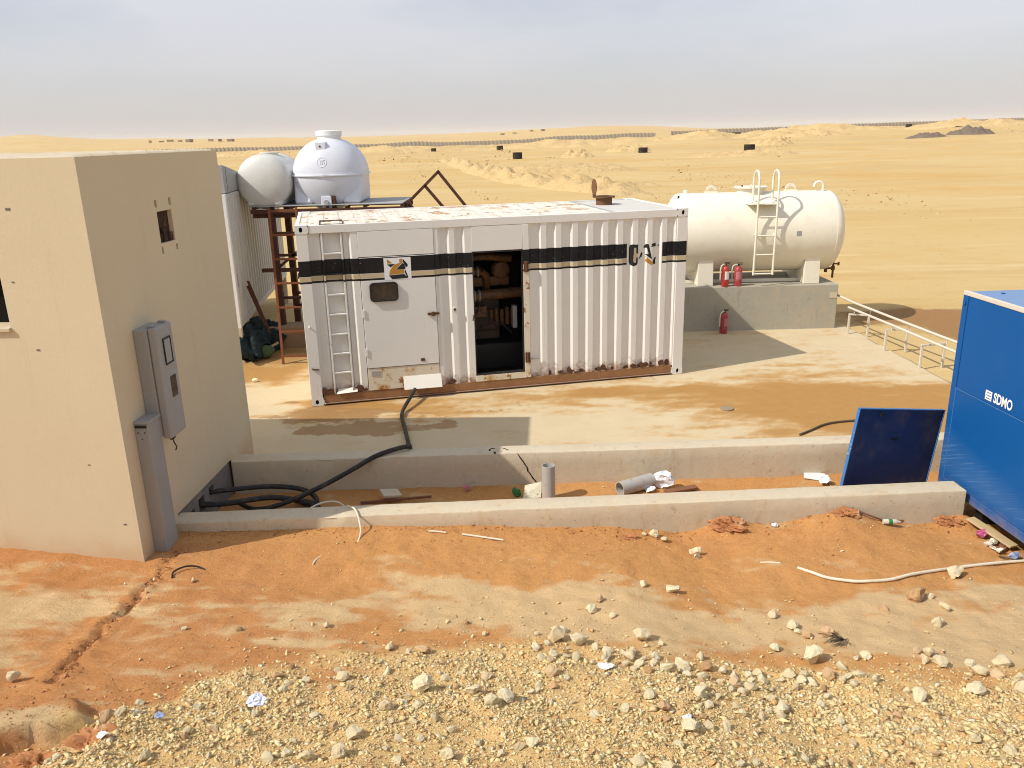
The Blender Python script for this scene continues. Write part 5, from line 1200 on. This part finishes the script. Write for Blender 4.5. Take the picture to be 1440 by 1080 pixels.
# litter in the foreground
def gp_(x, y, dz=0): return (x, y, gz(x, y) + dz)
crumple('crumpled_packet', gp_(-1.63, 4.24, .012), .12, M['blue_paper'], 'crumpled blue and white packet on the gravel edge', 'packet', 6, .22)
crumple('crumpled_packet', gp_(-2.14, 4.03, .01), .045, M['blue_plastic'], 'small crushed clear blue cup near the tilted slab of rock', 'cup', 7, .7)
crumple('crumpled_packet', gp_(-2.32, 3.75, .01), .04, M['foil'], 'tiny white plastic scrap at the bottom left gravel', 'scrap', 8, .4)
crumple('paper_scrap', gp_(.62, 4.76, .012), .085, M['paper'], 'flat scrap of white paper on the gravel', 'paper', 15, .15)
crumple('paper_scrap', gp_(.98, 3.97, .012), .05, M['foil'], 'small white and blue scrap among gravel stones', 'paper', 16, .3)
mb = MB(); mb.lathe([(.01, 0), (.026, 0), (.028, .02), (.028, .12), (.018, .14), (.012, .15), (.012, .165)], 'x', (0, 0, 0), 14)
bt = mb.build('tin_can', M['rail_white'], None, 0, True, gp_(3.72, 7.42, .027)); bt.rotation_euler = (0, 0, -.1); tag(bt, 'small white and green bottle lying below the front wall', 'bottle')
mb = MB(); mb.lathe([(.0285, .05), (.0288, .052), (.0288, .085), (.0285, .087)], 'x', (0, 0, 0), 14); mb.build('bottle_label', M['green_can'], bt, 0, True)
hose('bent_stick', [gp_(3.42, 7.50, .04), gp_(3.6, 7.46, .03), gp_(3.8, 7.49, .02), gp_(3.98, 7.53, .03)], .010, M['wood_dark'], 'curved brown stick lying against the front wall', 'stick', None, 4)
crumple('paper_scrap', gp_(2.62, 7.40, .01), .05, M['paper'], 'white and red paper scrap on the sand below the front wall', 'paper', 17, .5)
crumple('crushed_can', gp_(4.60, 7.23, .01), .075, M['pink'], 'crushed pink can beside the blue generator base', 'can', 18, .9)
crumple('crushed_bottle', gp_(4.68, 6.80, .01), .08, M['blue_plastic'], 'crushed blue plastic bottle at the generator base', 'bottle', 19, .8)
crumple('crushed_bottle', gp_(4.62, 6.93, .01), .06, M['rail_white'], 'cloudy crushed plastic cup by the generator base', 'cup', 20, .8)
mb = MB(); mb.box(0, .52, -.05, .05, 0, .022, Matrix.Translation((4.61, 7.44, gz(4.6, 7.4) + .06)) @ Euler((0, .12, -1.25)).to_matrix().to_4x4()); tag(mb.build('wood_plank', M['wood'], None, .003), 'pale wooden plank under the edge of the blue generator', 'plank')
for k, (x, y, mt, lb) in enumerate(((4.60, 7.08, 'rail_white', 'pale crushed wrapper in the litter beside the pink can'), (4.66, 7.10, 'paper_cream', 'cream torn wrapper in the litter by the generator'), (4.68, 6.98, 'wood_dark', 'brown leaf litter clump by the generator base'), (4.60, 7.00, 'rail_white', 'small white bent strip in the litter by the generator'), (4.70, 7.2, 'wood_dark', 'dark dry rubbish clump under the generator edge'))):
    crumple('litter_wrapper', gp_(x, y, .01), .05 + .012 * (k % 3), M[mt], lb, 'litter', 30 + k, .7)
hose('bent_stick', [gp_(4.58, 6.86, .02), gp_(4.65, 6.78, .03), gp_(4.70, 6.74, .02)], .008, M['twig'], 'thin dark twig in the litter by the generator', 'twig', None, 3)
# dry tuft of twigs
tf = MB()
for k in range(34):
    a = random.uniform(-.5, 1.9) + PI * .9; L = random.uniform(.10, .24); x0, y0 = 2.49, 5.33; zz = gz(x0, y0)
    dx, dy, dz = math.cos(a), math.sin(a) * .6, random.uniform(.1, .5)
    tf.tube([(x0, y0, zz + .03), (x0 + dx * L * .5, y0 + dy * L * .5, zz + .03 + dz * L * .6), (x0 + dx * L, y0 + dy * L, zz + .03 + dz * L * .45)], [.004, .003, .0015], 4)
tag(tf.build('dry_twig_tuft', M['twig']), 'small dry tuft of dark twigs on the sand at the gravel edge', 'dry plant')
hose('rubber_loop', [gp_(-3.02, 6.33, .01), gp_(-3.04, 6.42, .02), gp_(-2.97, 6.50, .03), gp_(-2.88, 6.53, .025), gp_(-2.80, 6.51, .0)], .008, M['black_rubber'], 'short black cable loop poking from sand by the building corner', 'cable', None, 4)
# soil clods beside the kerb
for k, (x, y, s, lb) in enumerate(((2.12, 7.38, .10, 'broken red soil clod against the front wall, in the open'), (3.33, 7.44, .075, 'broken red soil clod against the front wall, nearer the generator'), (4.44, 7.47, .08, 'red soil lump at the end of the front wall by the litter'), (1.1, 7.22, .05, 'small red soil crumb on the bare sand'))):
    lump('soil_clod', gp_(x, y, s * .02), (s * 1.25, s * .75, s * .5), M['clod'], lb, 'soil clod', 40 + k, 1.3, 5)
for k, (x, y, s, lb) in enumerate(((-2.40, 3.76, .085, 'big crusty soil clod at the bottom left beside the gravel'), (-2.62, 3.60, .075, 'reddish soil clod at the bottom left by a white stone'),)):
    lump('soil_clod', gp_(x, y, s * .2), (s * 1.6, s * .9, s * .5), M['clod'], lb, 'soil clod', 50 + k, 1.2, 5)

# ------------------------------------------------------------------ rocks and gravel
def hull_mesh(npts, seed, sq=(1, .85, .7), sub=0):
    rs = random.Random(seed); bm = bmesh.new()
    for _ in range(npts):
        v = Vector((rs.gauss(0, 1), rs.gauss(0, 1), rs.gauss(0, 1))).normalized() * rs.uniform(.8, 1.0)
        bm.verts.new((v.x * sq[0] * .5, v.y * sq[1] * .5, v.z * sq[2] * .5))
    r_ = bmesh.ops.convex_hull(bm, input=bm.verts[:])
    bmesh.ops.delete(bm, geom=[g for g in r_['geom_interior'] if isinstance(g, bmesh.types.BMVert)], context='VERTS')
    if sub:
        bmesh.ops.subdivide_edges(bm, edges=bm.edges[:], cuts=2, use_grid_fill=True)
        bmesh.ops.triangulate(bm, faces=bm.faces[:])
        for _ in range(1): bmesh.ops.smooth_vert(bm, verts=bm.verts[:], factor=.35, use_axis_x=True, use_axis_y=True, use_axis_z=True)
        for v in bm.verts:
            v.co += v.normal * .085 * float(fbm(np.array(v.co.x * 5 + seed), np.array(v.co.y * 5 + v.co.z * 6), seed, 3)) if v.normal.length else Vector()
            v.co += Vector((rs.uniform(-1, 1), rs.uniform(-1, 1), rs.uniform(-1, 1))) * .017
    bmesh.ops.recalc_face_normals(bm, faces=bm.faces[:])
    me = bpy.data.meshes.new('rock'); bm.to_mesh(me); bm.free(); me.materials.append(M['rock']); return me
ROCKM = [hull_mesh(random.randint(11, 17), 100 + k, (1, random.uniform(.7, .95), random.uniform(.55, .8)), 1) for k in range(14)]
ROCKS = [(0.91, 5.26, 0.149), (1.35, 6.21, 0.124), (1.11, 6.28, 0.081), (0.68, 5.94, 0.077), (0.6, 5.76, 0.098), (0.76, 5.67, 0.068), (0.28, 5.24, 0.16), (0.44, 5.18, 0.147), (0.35, 5.4, 0.076), (0.14, 5.35, 0.054), (-0.94, 5.1, 0.099), (-0.25, 5.36, 0.049), (-0.63, 4.42, 0.156), (-0.62, 4.15, 0.069), (0.22, 4.64, 0.096), (0.23, 4.46, 0.06), (0.79, 4.93, 0.111), (0.87, 4.92, 0.076), (0.62, 4.89, 0.1), (0.94, 4.81, 0.069), (0.88, 4.7, 0.068), (1.01, 4.7, 0.116), (1.06, 5.19, 0.053), (-0.94, 3.77, 0.104), (-0.23, 3.68, 0.055), (0.87, 4.09, 0.086), (-0.38, 3.53, 0.083), (-0.17, 4.16, 0.096), (-0.09, 4.24, 0.106), (1.75, 7.04, 0.152), (1.73, 6.89, 0.074), (3.98, 6.51, 0.168), (3.43, 6.11, 0.165), (3.56, 6.13, 0.074), (3.05, 5.9, 0.083), (3.61, 5.94, 0.119), (3.38, 5.67, 0.12), (2.1, 5.82, 0.082), (2.2, 5.63, 0.103), (2.21, 5.53, 0.073), (2.25, 5.46, 0.1), (2.41, 5.47, 0.111), (1.93, 5.25, 0.086), (2.14, 5.07, 0.187), (2.55, 5.1, 0.089), (2.47, 5.07, 0.052), (2.94, 5.14, 0.068), (3.01, 5.1, 0.105), (2.9, 4.99, 0.082), (3.01, 4.95, 0.102), (3.23, 4.96, 0.077), (3.23, 4.84, 0.1), (3.47, 4.97, 0.123), (3.32, 4.78, 0.089), (2.3, 4.91, 0.091), (2.16, 4.8, 0.099), (1.89, 4.81, 0.099), (1.81, 4.76, 0.069), (2.0, 4.71, 0.088), (2.28, 4.76, 0.064), (2.35, 4.76, 0.069), (2.45, 4.7, 0.078), (1.94, 4.73, 0.088), (1.15, 4.3, 0.108), (1.1, 3.93, 0.083), (1.56, 4.25, 0.053), (1.6, 4.16, 0.057), (1.31, 4.84, 0.1), (1.31, 5.0, 0.072), (1.38, 7.28, 0.109), (1.46, 7.2, 0.085), (1.28, 7.3, 0.058), (-3.33, 4.57, 0.085), (-1.51, 4.5, 0.051), (-1.4, 4.54, 0.066), (-1.22, 4.68, 0.058), (-2.36, 3.9, 0.09), (-2.44, 3.53, 0.06), (-2.36, 4.25, 0.071), (-2.54, 5.39, 0.049), (-2.13, 5.39, 0.054), (-2.27, 4.06, 0.055), (-2.38, 4.08, 0.064), (-1.47, 5.47, 0.066), (-2.82, 6.29, 0.056)]
UNIQ = {(2.14, 5.07): 'largest pale rock at the gravel edge, next to the dry twig tuft', (-3.33, 4.57): 'lone white squarish stone on the red sand at the far left', (-2.36, 3.9): 'upright brown slab of rock where the gravel meets the clods', (3.98, 6.51): 'pale rock touching the cream conduit on the sand', (3.43, 6.11): 'biggest pale rock on open sand below the conduit', (1.75, 7.04): 'wide pale rock on sand, with a small yellow stone in front',
        (1.73, 6.89): 'small yellow stone just in front of a wide pale rock', (1.35, 6.21): 'rounded lone rock on the pale crust, casting a shadow', (.91, 5.26): 'tall pale rock at the end of the crust above the gravel', (.28, 5.24): 'broad low rock at the gravel edge, left of a split one', (.44, 5.18): 'broad rock at the gravel edge, right of its twin', (-.63, 4.42): 'big pale rock sitting inside the gravel, left of centre', (-.94, 5.1): 'brownish upright stone on sand above the gravel, left of centre'}
def put_rock(x, y, s, label, group, seed):
    rs = random.Random(seed); o = bpy.data.objects.new('rock', ROCKM[rs.randrange(len(ROCKM))]); COL.objects.link(o)
    k = s * rs.uniform(1.2, 1.4); o.scale = (k, k * rs.uniform(.85, 1.1), k * rs.uniform(.95, 1.25))
    o.rotation_euler = (rs.uniform(-.35, .35), rs.uniform(-.35, .35), rs.uniform(0, 6.28)); o.location = (x, y, gz(x, y) + s * .27)
    tag(o, label, 'rock', group); return o
placed = [(-1.63, 4.24, .2), (.62, 4.76, .16), (-2.14, 4.03, .12), (2.49, 5.33, .2)]
for i, (x, y, s) in enumerate(ROCKS):
    lb = UNIQ.get((x, y))
    g_ = y > float(gravel_edge(np.array(x))) + .12
    o = put_rock(x, y, s, lb or ('loose pale limestone rock scattered on the sand above the gravel' if g_ else 'fist sized pale limestone rock lying in the gravel'), 'limestone rocks on the sand' if g_ else 'limestone rocks in the gravel', i)
    if (x, y) == (-2.36, 3.9): o.rotation_euler = (.1, .35, .5); o.scale = (.10, .065, .2); o.location.z += .04
    if (x, y) == (-3.33, 4.57): o.rotation_euler = (0, 0, .3); o.scale = (.11, .09, .17); o.location.z += .02
    placed.append((x, y, s))
n_extra = 0
while n_extra < 190:
    x, y = random.uniform(-2.7, 4.2), random.uniform(3.35, 5.15)
    if random.random() < .45: x = random.uniform(.2, 4.2); y = float(gravel_edge(np.array(x))) + random.gauss(-.12, .14)
    if float(gravel_mask(np.array(x), np.array(y))) < .3: continue
    s = random.choice([.045, .05, .055, .06, .065, .075, .085, .11]) * (1.1 if x > .5 else .9)
    if any((x - a) ** 2 + (y - b) ** 2 < ((s + c) * .5) ** 2 for a, b, c in placed): continue
    placed.append((x, y, s)); n_extra += 1
    put_rock(x, y, s, 'fist sized pale limestone rock lying in the gravel', 'limestone rocks in the gravel', 500 + n_extra)

def scatter(n, fx, sizes, npts, seed, sink=.18):
    """thousands of small stones as one real mesh"""
    rs = np.random.default_rng(seed); pts = fx(rs, n); n = len(pts)
    sz = sizes(rs, pts); T = []
    for k in range(18):
        me_ = hull_mesh(npts - k % 3, 900 + seed * 40 + k, (1, (.85, .6, .75)[k % 3], (.65, .45, .55)[k % 3])); v = np.array([q.co for q in me_.vertices]); f = np.array([list(p.vertices) for p in me_.polygons if len(p.vertices) == 3]); T.append((v, f)); bpy.data.meshes.remove(me_)
    V, Fc = [], []; off = 0; which = rs.integers(0, len(T), n); zz = ground_z(pts[:, 0], pts[:, 1])
    for k, (v, f) in enumerate(T):
        idx = np.where(which == k)[0]
        if not len(idx): continue
        a, b, c = rs.uniform(0, 6.28, len(idx)), rs.uniform(-.5, .5, len(idx)), rs.uniform(.65, 1.3, (len(idx), 3)) * np.array([1.1, .9, .8])
        ca, sa, cb, sb = np.cos(a), np.sin(a), np.cos(b), np.sin(b)
        vv = v[None] * c[:, None, :] * sz[idx][:, None, None]
        x1 = vv[..., 0] * cb[:, None] + vv[..., 2] * sb[:, None]; z1 = -vv[..., 0] * sb[:, None] + vv[..., 2] * cb[:, None]
        x2 = x1 * ca[:, None] - vv[..., 1] * sa[:, None]; y2 = x1 * sa[:, None] + vv[..., 1] * ca[:, None]
        P = np.stack([x2 + pts[idx, 0][:, None], y2 + pts[idx, 1][:, None], z1 + (zz[idx] + sz[idx] * sink)[:, None]], -1)
        V.append(P.reshape(-1, 3)); Fc.append((f[None] + (np.arange(len(idx)) * len(v))[:, None, None] + off).reshape(-1, 3)); off += len(idx) * len(v)
    V = np.concatenate(V); Fc = np.concatenate(Fc).astype(np.int32)
    me = bpy.data.meshes.new('stones'); me.vertices.add(len(V)); me.vertices.foreach_set('co', V.reshape(-1).astype(np.float32))
    me.loops.add(Fc.size); me.loops.foreach_set('vertex_index', Fc.reshape(-1)); me.polygons.add(len(Fc)); me.polygons.foreach_set('loop_start', np.arange(len(Fc), dtype=np.int32) * 3); me.update(calc_edges=True)
    return me
def f_gravel(rs, n):
    x = rs.uniform(-4.4, 5.2, n * 4); y = rs.uniform(2.4, 5.8, n * 4); g_ = gravel_mask(x, y) ** 1.6; k = rs.random(n * 4) < g_; p = np.stack([x[k], y[k]], -1); return p[:n]
def s_gravel(rs, p): return np.clip(rs.lognormal(math.log(.0135), .66, len(p)), .006, .07) * (1 + .25 * sstep(0, 3, p[:, 0]))
gm = scatter(135000, f_gravel, s_gravel, 8, 1, .07); tag(link('gravel', gm, M['gravel']), 'bank of pale yellow crushed limestone gravel along the bottom', 'gravel', None, 'stuff')
def f_peb(rs, n):
    x = rs.uniform(-5, 5.5, n * 4); y = rs.uniform(3.2, 7.5, n * 4); d = np.clip(y - gravel_edge(x), 0, 4)
    cl = np.clip(fbm(x / .6, y / .6, 71, 3) + .55, .05, 1)
    k = (rs.random(n * 4) < (np.exp(-d * 2.6) + .045) * np.clip(cl + .5 * np.exp(-d * 3), 0, 1)) & (y < kerb_y(x) - .18) & ~((x < -3.35) & (y > 6.5)); return np.stack([x[k], y[k]], -1)[:n]
def s_peb(rs, p): return np.clip(rs.lognormal(math.log(.0135), .6, len(p)), .006, .055)
pm = scatter(24000, f_peb, s_peb, 8, 2); tag(link('pebbles', pm, M['gravel']), 'small pale pebbles sprinkled over the orange sand', 'pebbles', None, 'stuff')
def f_crumb(rs, n):
    k = rs.integers(0, len(GULLY) - 1, n); t = rs.random(n); G_ = np.array(GULLY); p = G_[k] * (1 - t[:, None]) + G_[k + 1] * t[:, None]
    p = p + rs.normal(0, .035, (n, 2)); m_ = int(n * .45); p[:m_] = np.stack([rs.uniform(-3.3, 4.5, m_), np.zeros(m_)], -1); p[:m_, 1] = kerb_y(p[:m_, 0]) - .13 - rs.exponential(.12, m_)
    q_ = int(n * .7); p[m_:q_] = np.stack([rs.uniform(-4.2, -2.2, q_ - m_), rs.uniform(3.5, 4.6, q_ - m_)], -1); return p
def s_crumb(rs, p): return np.clip(rs.lognormal(math.log(.012), .55, len(p)), .005, .05)
cm = scatter(3000, f_crumb, s_crumb, 9, 4); tag(link('soil_crumbs', cm, M['clod']), 'red soil crumbs along the erosion crack and the wall foot', 'soil crumbs', None, 'stuff')
def f_trench(rs, n):
    x = rs.uniform(-3.2, 7, n); y = np.where(rs.random(n) < .35, rs.uniform(7.8, 8.85, n), rs.uniform(9.4, 15.9, n)); return np.stack([x, y], -1)
def s_tr(rs, p): return np.clip(rs.lognormal(math.log(.014), .5, len(p)), .006, .04)
tm = scatter(900, f_trench, s_tr, 8, 3); tag(link('grit', tm, M['gravel']), 'scattered grit and chips on the pad and in the trench', 'grit', None, 'stuff')

# ------------------------------------------------------------------ open desert: piles, drums, walls, huts
def pile(x, y, sx_, sy_, h, label, seed, cat='dirt pile', mat=None, name='dirt_pile', rough=1.):
    n = 40 if max(sx_, sy_) < 8 else 64; g = np.linspace(-1, 1, n); U_, V_ = np.meshgrid(g, g)
    R2 = U_ ** 2 + V_ ** 2; k = np.clip(1 - R2, 0, 1) ** .8
    wx, wy = x + U_ * sx_, y + V_ * sy_
    nz_ = fbm(U_ * 2.5 + seed * 3.1, V_ * 2.5 - seed, seed, 5, .62)
    ridge = fbm(U_ * 7 + seed, V_ * 7, seed + 9, 4, .7)
    zz = far_z(wx, wy) + k * h * (.7 + .7 * nz_ + .16 * rough * ridge) - .12 * (1 - k) - .03
    me = grid_sheet(np.stack([wx - x, wy - y, zz], -1)); o = link(name, me, mat or M['pile'], None, 0, False, (x, y, 0)); return tag(o, label, cat)
def m_pile(name, a, b, c, sc):
    N = NT(name, .95, .1); k = N.mix(N.noise(sc, 6, .68), a, b); k = N.mix(N.rng(N.noise(sc * 3.5, 5, .7), .52, .7, 0, .6), k, c); N.color(k); N.bump(N.noise(sc * 4, 6, .7), .9, .25); return N.m
M['pile'] = m_pile('excavated_earth', (.53, .365, .165), (.63, .48, .25), (.42, .27, .11), .5)
M['pile_dark'] = m_pile('dark_rubble', (.13, .10, .085), (.26, .20, .15), (.09, .07, .06), .6)
PILES = [(5.5, 92, 9.5, 4.2, 1.0, 'long low bank of broken earth in the middle of the desert'), (12.2, 143, 3.2, 3, 1.25, 'small pointed earth pile left of the drum near the middle'), (24.5, 170, 5, 4, 1.5, 'rounded earth pile in the middle distance above the fuel tank'),
         (57, 182, 5, 4, 2.0, 'small brown earth pile between drums on the right'), (107, 195, 5.5, 4, 2.0, 'dark rubble heap on the right below the boundary wall'), (95, 192, 4.5, 4, 1.3, 'smaller dark rubble heap left of the big dark one'), (36, 128, 9, 4, .9, 'low spread of stony earth beside the black drum'),
         (20, 255, 26, 10, 2.2, 'brown bank of earth along the foot of the left boundary wall'), (-38, 262, 22, 8, 2.4, 'low dug earth bank behind the water tanks'), (60, 262, 22, 9, 2.6, 'broken earth bank below the gap in the boundary wall'), (112, 300, 30, 10, 2.8, 'jumbled earth bank on the far right below the wall'), (150, 268, 26, 8, 2.6, 'earth ridge at the right edge below the wall'), (84, 240, 16, 7, 2.2, 'light earth mound on the right in the middle distance'), (-72, 240, 12, 6, 1.6, 'low earth mound at the left behind the small tank'), (8, 63, 4, 1.6, .5, 'low heap of stones just beyond the container roof')]
for k, (x, y, a, b, h, lb) in enumerate(PILES): pile(x, y, a, b, h, lb, 11 + k, 'rubble heap' if 'dark' in lb else 'dirt pile', M['pile_dark'] if 'dark' in lb else None, 'rubble_heap' if 'dark' in lb else 'dirt_pile', 1.4)
# winding berm of scraped earth running away on the left of the container roof
def berm(pts, w, h, label, seed):
    P = smooth_path([(x, y, 0) for x, y in pts], 40); n = len(P); m_ = 13; G = np.zeros((n, m_, 3))
    for i, p_ in enumerate(P):
        t = (P[min(i + 1, n - 1)] - P[max(i - 1, 0)]).normalized(); nr = Vector((-t.y, t.x, 0)); e = min(1, i / 20, (n - 1 - i) / 20)
        for j in range(m_):
            s_ = j / (m_ - 1) * 2 - 1; q = p_ + nr * s_ * w; G[i, j] = (q.x, q.y, 0)
            G[i, j, 2] = far_z(np.array(q.x), np.array(q.y)) * float(sstep(14, 30, math.hypot(q.x, q.y))) - .1 + max(0, 1 - s_ * s_) * h * e * (1. + 1.5 * float(fbm(np.array(i * .35), np.array(j * .4), seed, 4, .65)))
    return tag(link('dirt_berm', grid_sheet(G), M['pile'], None, 0, False), label, 'earth berm')
berm([(-11, 152), (-5, 110), (-1, 85), (4, 66), (8.5, 53)], 1.9, .62, 'long berm of scraped earth running away from the container roof', 3)
DR = 'black concrete drums standing about the desert'
def f_far(rs, n):
    y = 24 + 300 * rs.random(n * 6) ** 1.7; x = y * rs.uniform(-.5, .62, n * 6)
    cl = fbm(x / (2 + y * .05), y / (4 + y * .12), 131, 4, .6); k = cl > .20 - .16 * rs.random(n * 6) ** 6; return np.stack([x[k], y[k]], -1)[:n]
def s_far(rs, p): return np.clip(rs.lognormal(math.log(.07), .6, len(p)), .025, .4) * (.5 + p[:, 1] / 90)
fm = scatter(4500, f_far, s_far, 8, 5); tag(link('desert_stones', fm, M['desert_stone']), 'broken stones strewn in bands over the open desert', 'stones', None, 'stuff')
def drum(x, y, w, h, label, two=False):
    zz = float(far_z(np.array([x]), np.array([y]))[0]); mb = MB(); n = 20; ro, ri = w / 2, w * .42
    mb.lathe([(ri, .1), (ro, 0), (ro, h), (ri, h), (ri, .15)], 'z', (0, 0, 0), n); o = mb.build('drum', M['drum'], None, 0, False, (x, y, zz - .05)); return tag(o, label, 'drum', DR)
for x, y, w, h, lb in ((1.9, 145.7, 1.65, 1.15, 'nearest black drum left of the earth bank'), (-1.8, 236, 1.8, 1.3, 'smaller far drum just above the nearest black one'), (26.6, 164.3, 1.8, 1.0, 'black drum above the exhaust of the container'), (57.4, 271.9, 2.0, 1.5, 'far drum between exhaust and fuel tank'), (39.7, 137.8, 1.75, 1.2, 'black drum above the fuel tank ladder'),
                      (113, 321, 2.6, 1.3, 'far drum of a pair, left one, right of the tank'), (118, 321, 2.2, 1.2, 'far drum of a pair, right one, right of the tank'), (158.7, 375, 2.2, 1.3, 'most distant small drum near the wall'), (159, 335, 2.4, 1.5, 'upper far drum left of the dark rubble'), (132, 276, 2.2, 1.2, 'lower far drum left of the dark rubble'), (-76, 253, 1.6, 1.2, 'dark drum behind the water tanks'), (84, 309, 3.0, 1.2, 'wide far drum near the gap in the wall'), (-22, 256, 1.6, 1.1, 'small drum right of the large water tank')):
    drum(x, y, w, h, lb)
def boundary(p0, p1, label):
    p0, p1 = Vector((*p0, 0)), Vector((*p1, 0)); L = (p1 - p0).length; d = (p1 - p0) / L; nr = Vector((d.y, -d.x, 0)); t = empty('boundary_wall', p0, 0, label, 'boundary wall')
    n = int(L / 1.9); pm_ = MB(); po = MB()
    zs = [float(far_z(np.array([(p0 + d * (L * i / n)).x]), np.array([(p0 + d * (L * i / n)).y]))[0]) * 1.0 for i in range(n + 1)]
    k_ = np.ones(9) / 9; zs = np.convolve(np.pad(zs, 4, 'edge'), k_, 'valid')
    for i in range(n):
        a, b = d * (L * i / n), d * (L * (i + 1) / n)
        h = 1.9
        pm_.add([a + Vector((0, 0, zs[i] - .6)), b + Vector((0, 0, zs[i + 1] - .6)), b + Vector((0, 0, zs[i + 1] + h)), a + Vector((0, 0, zs[i] + h))] + [v + Vector((-nr.x * .12, -nr.y * .12, 0)) for v in (a + Vector((0, 0, zs[i] - .6)), b + Vector((0, 0, zs[i + 1] - .6)), b + Vector((0, 0, zs[i + 1] + h)), a + Vector((0, 0, zs[i] + h)))], [(0, 1, 2, 3), (4, 7, 6, 5), (3, 2, 6, 7)])
        c = a + nr * .1; po.box(c.x - .28, c.x + .28, c.y - .15, c.y + .15, zs[i] - .6, zs[i] + h + .25)
    pw = pm_.build('wall_panels', M['fence'], t); pw['kind'] = 'stuff'
    pp = po.build('wall_posts', M['fence_post'], t); pp['kind'] = 'stuff'
M['fence_post'] = simple('dark_concrete_post', (.36, .32, .265), .9, .1, 0, .1, .5)
boundary((-235, 400), (75, 425), 'long grey precast boundary wall on the left, ending at the gap')
boundary((83, 426), (330, 462), 'long grey precast boundary wall on the right, beyond the gap')
HG = 'far huts along the horizon'
for k, (az, dist, w, h, dk) in enumerate(((220, 900, 7, 4.5, 0), (236, 950, 10, 4, 1), (248, 940, 14, 5, 0), (262, 960, 8, 4, 0), (275, 930, 13, 6, 1), (305, 980, 11, 4.5, 0), (318, 960, 9, 5.5, 1), (333, 940, 14, 5, 1), (715, 1000, 8, 3, 1), (732, 1010, 9, 3, 0), (756, 1050, 8, 3.5, 0), (772, 1040, 9, 4, 1))):
    x = (az - 720) * .956 / FPX * dist; y = dist; zz = float(far_z(np.array([x]), np.array([y]))[0])
    t = empty('far_hut', (x, y, zz), random.uniform(-.4, .4), 'tiny flat hut on the horizon, ' + ('left cluster above the building' if az < 400 else 'on the low hill in the middle'), 'hut', HG + (' left' if az < 400 else ' middle'))
    w *= .42; h *= .45; mb = MB(); mb.box(-w / 2, w / 2, -3, 3, -1, h); mb.build('wall', M['hut_dark'] if dk else M['hut'], t)
    mb = MB(); mb.box(-w / 2 - .4, w / 2 + .4, -3.4, 3.4, h + .01, h + .4); mb.build('roof', M['hut'], t)

# ------------------------------------------------------------------ dusty air over the whole plain
hz = MB(); hz.box(-4600, 4600, -450, 6600, -40, 46)
HM = bpy.data.materials.new('dusty_air'); HM.use_nodes = True; hn = HM.node_tree; hn.nodes.clear()
ho = hn.nodes.new('ShaderNodeOutputMaterial'); hv = hn.nodes.new('ShaderNodeVolumePrincipled')
hv.inputs['Color'].default_value = (.97, .95, .92, 1); hv.inputs['Density'].default_value = .00013; hv.inputs['Anisotropy'].default_value = 0
hn.links.new(hv.outputs[0], ho.inputs['Volume'])
tag(hz.build('haze', HM), kind='stuff')
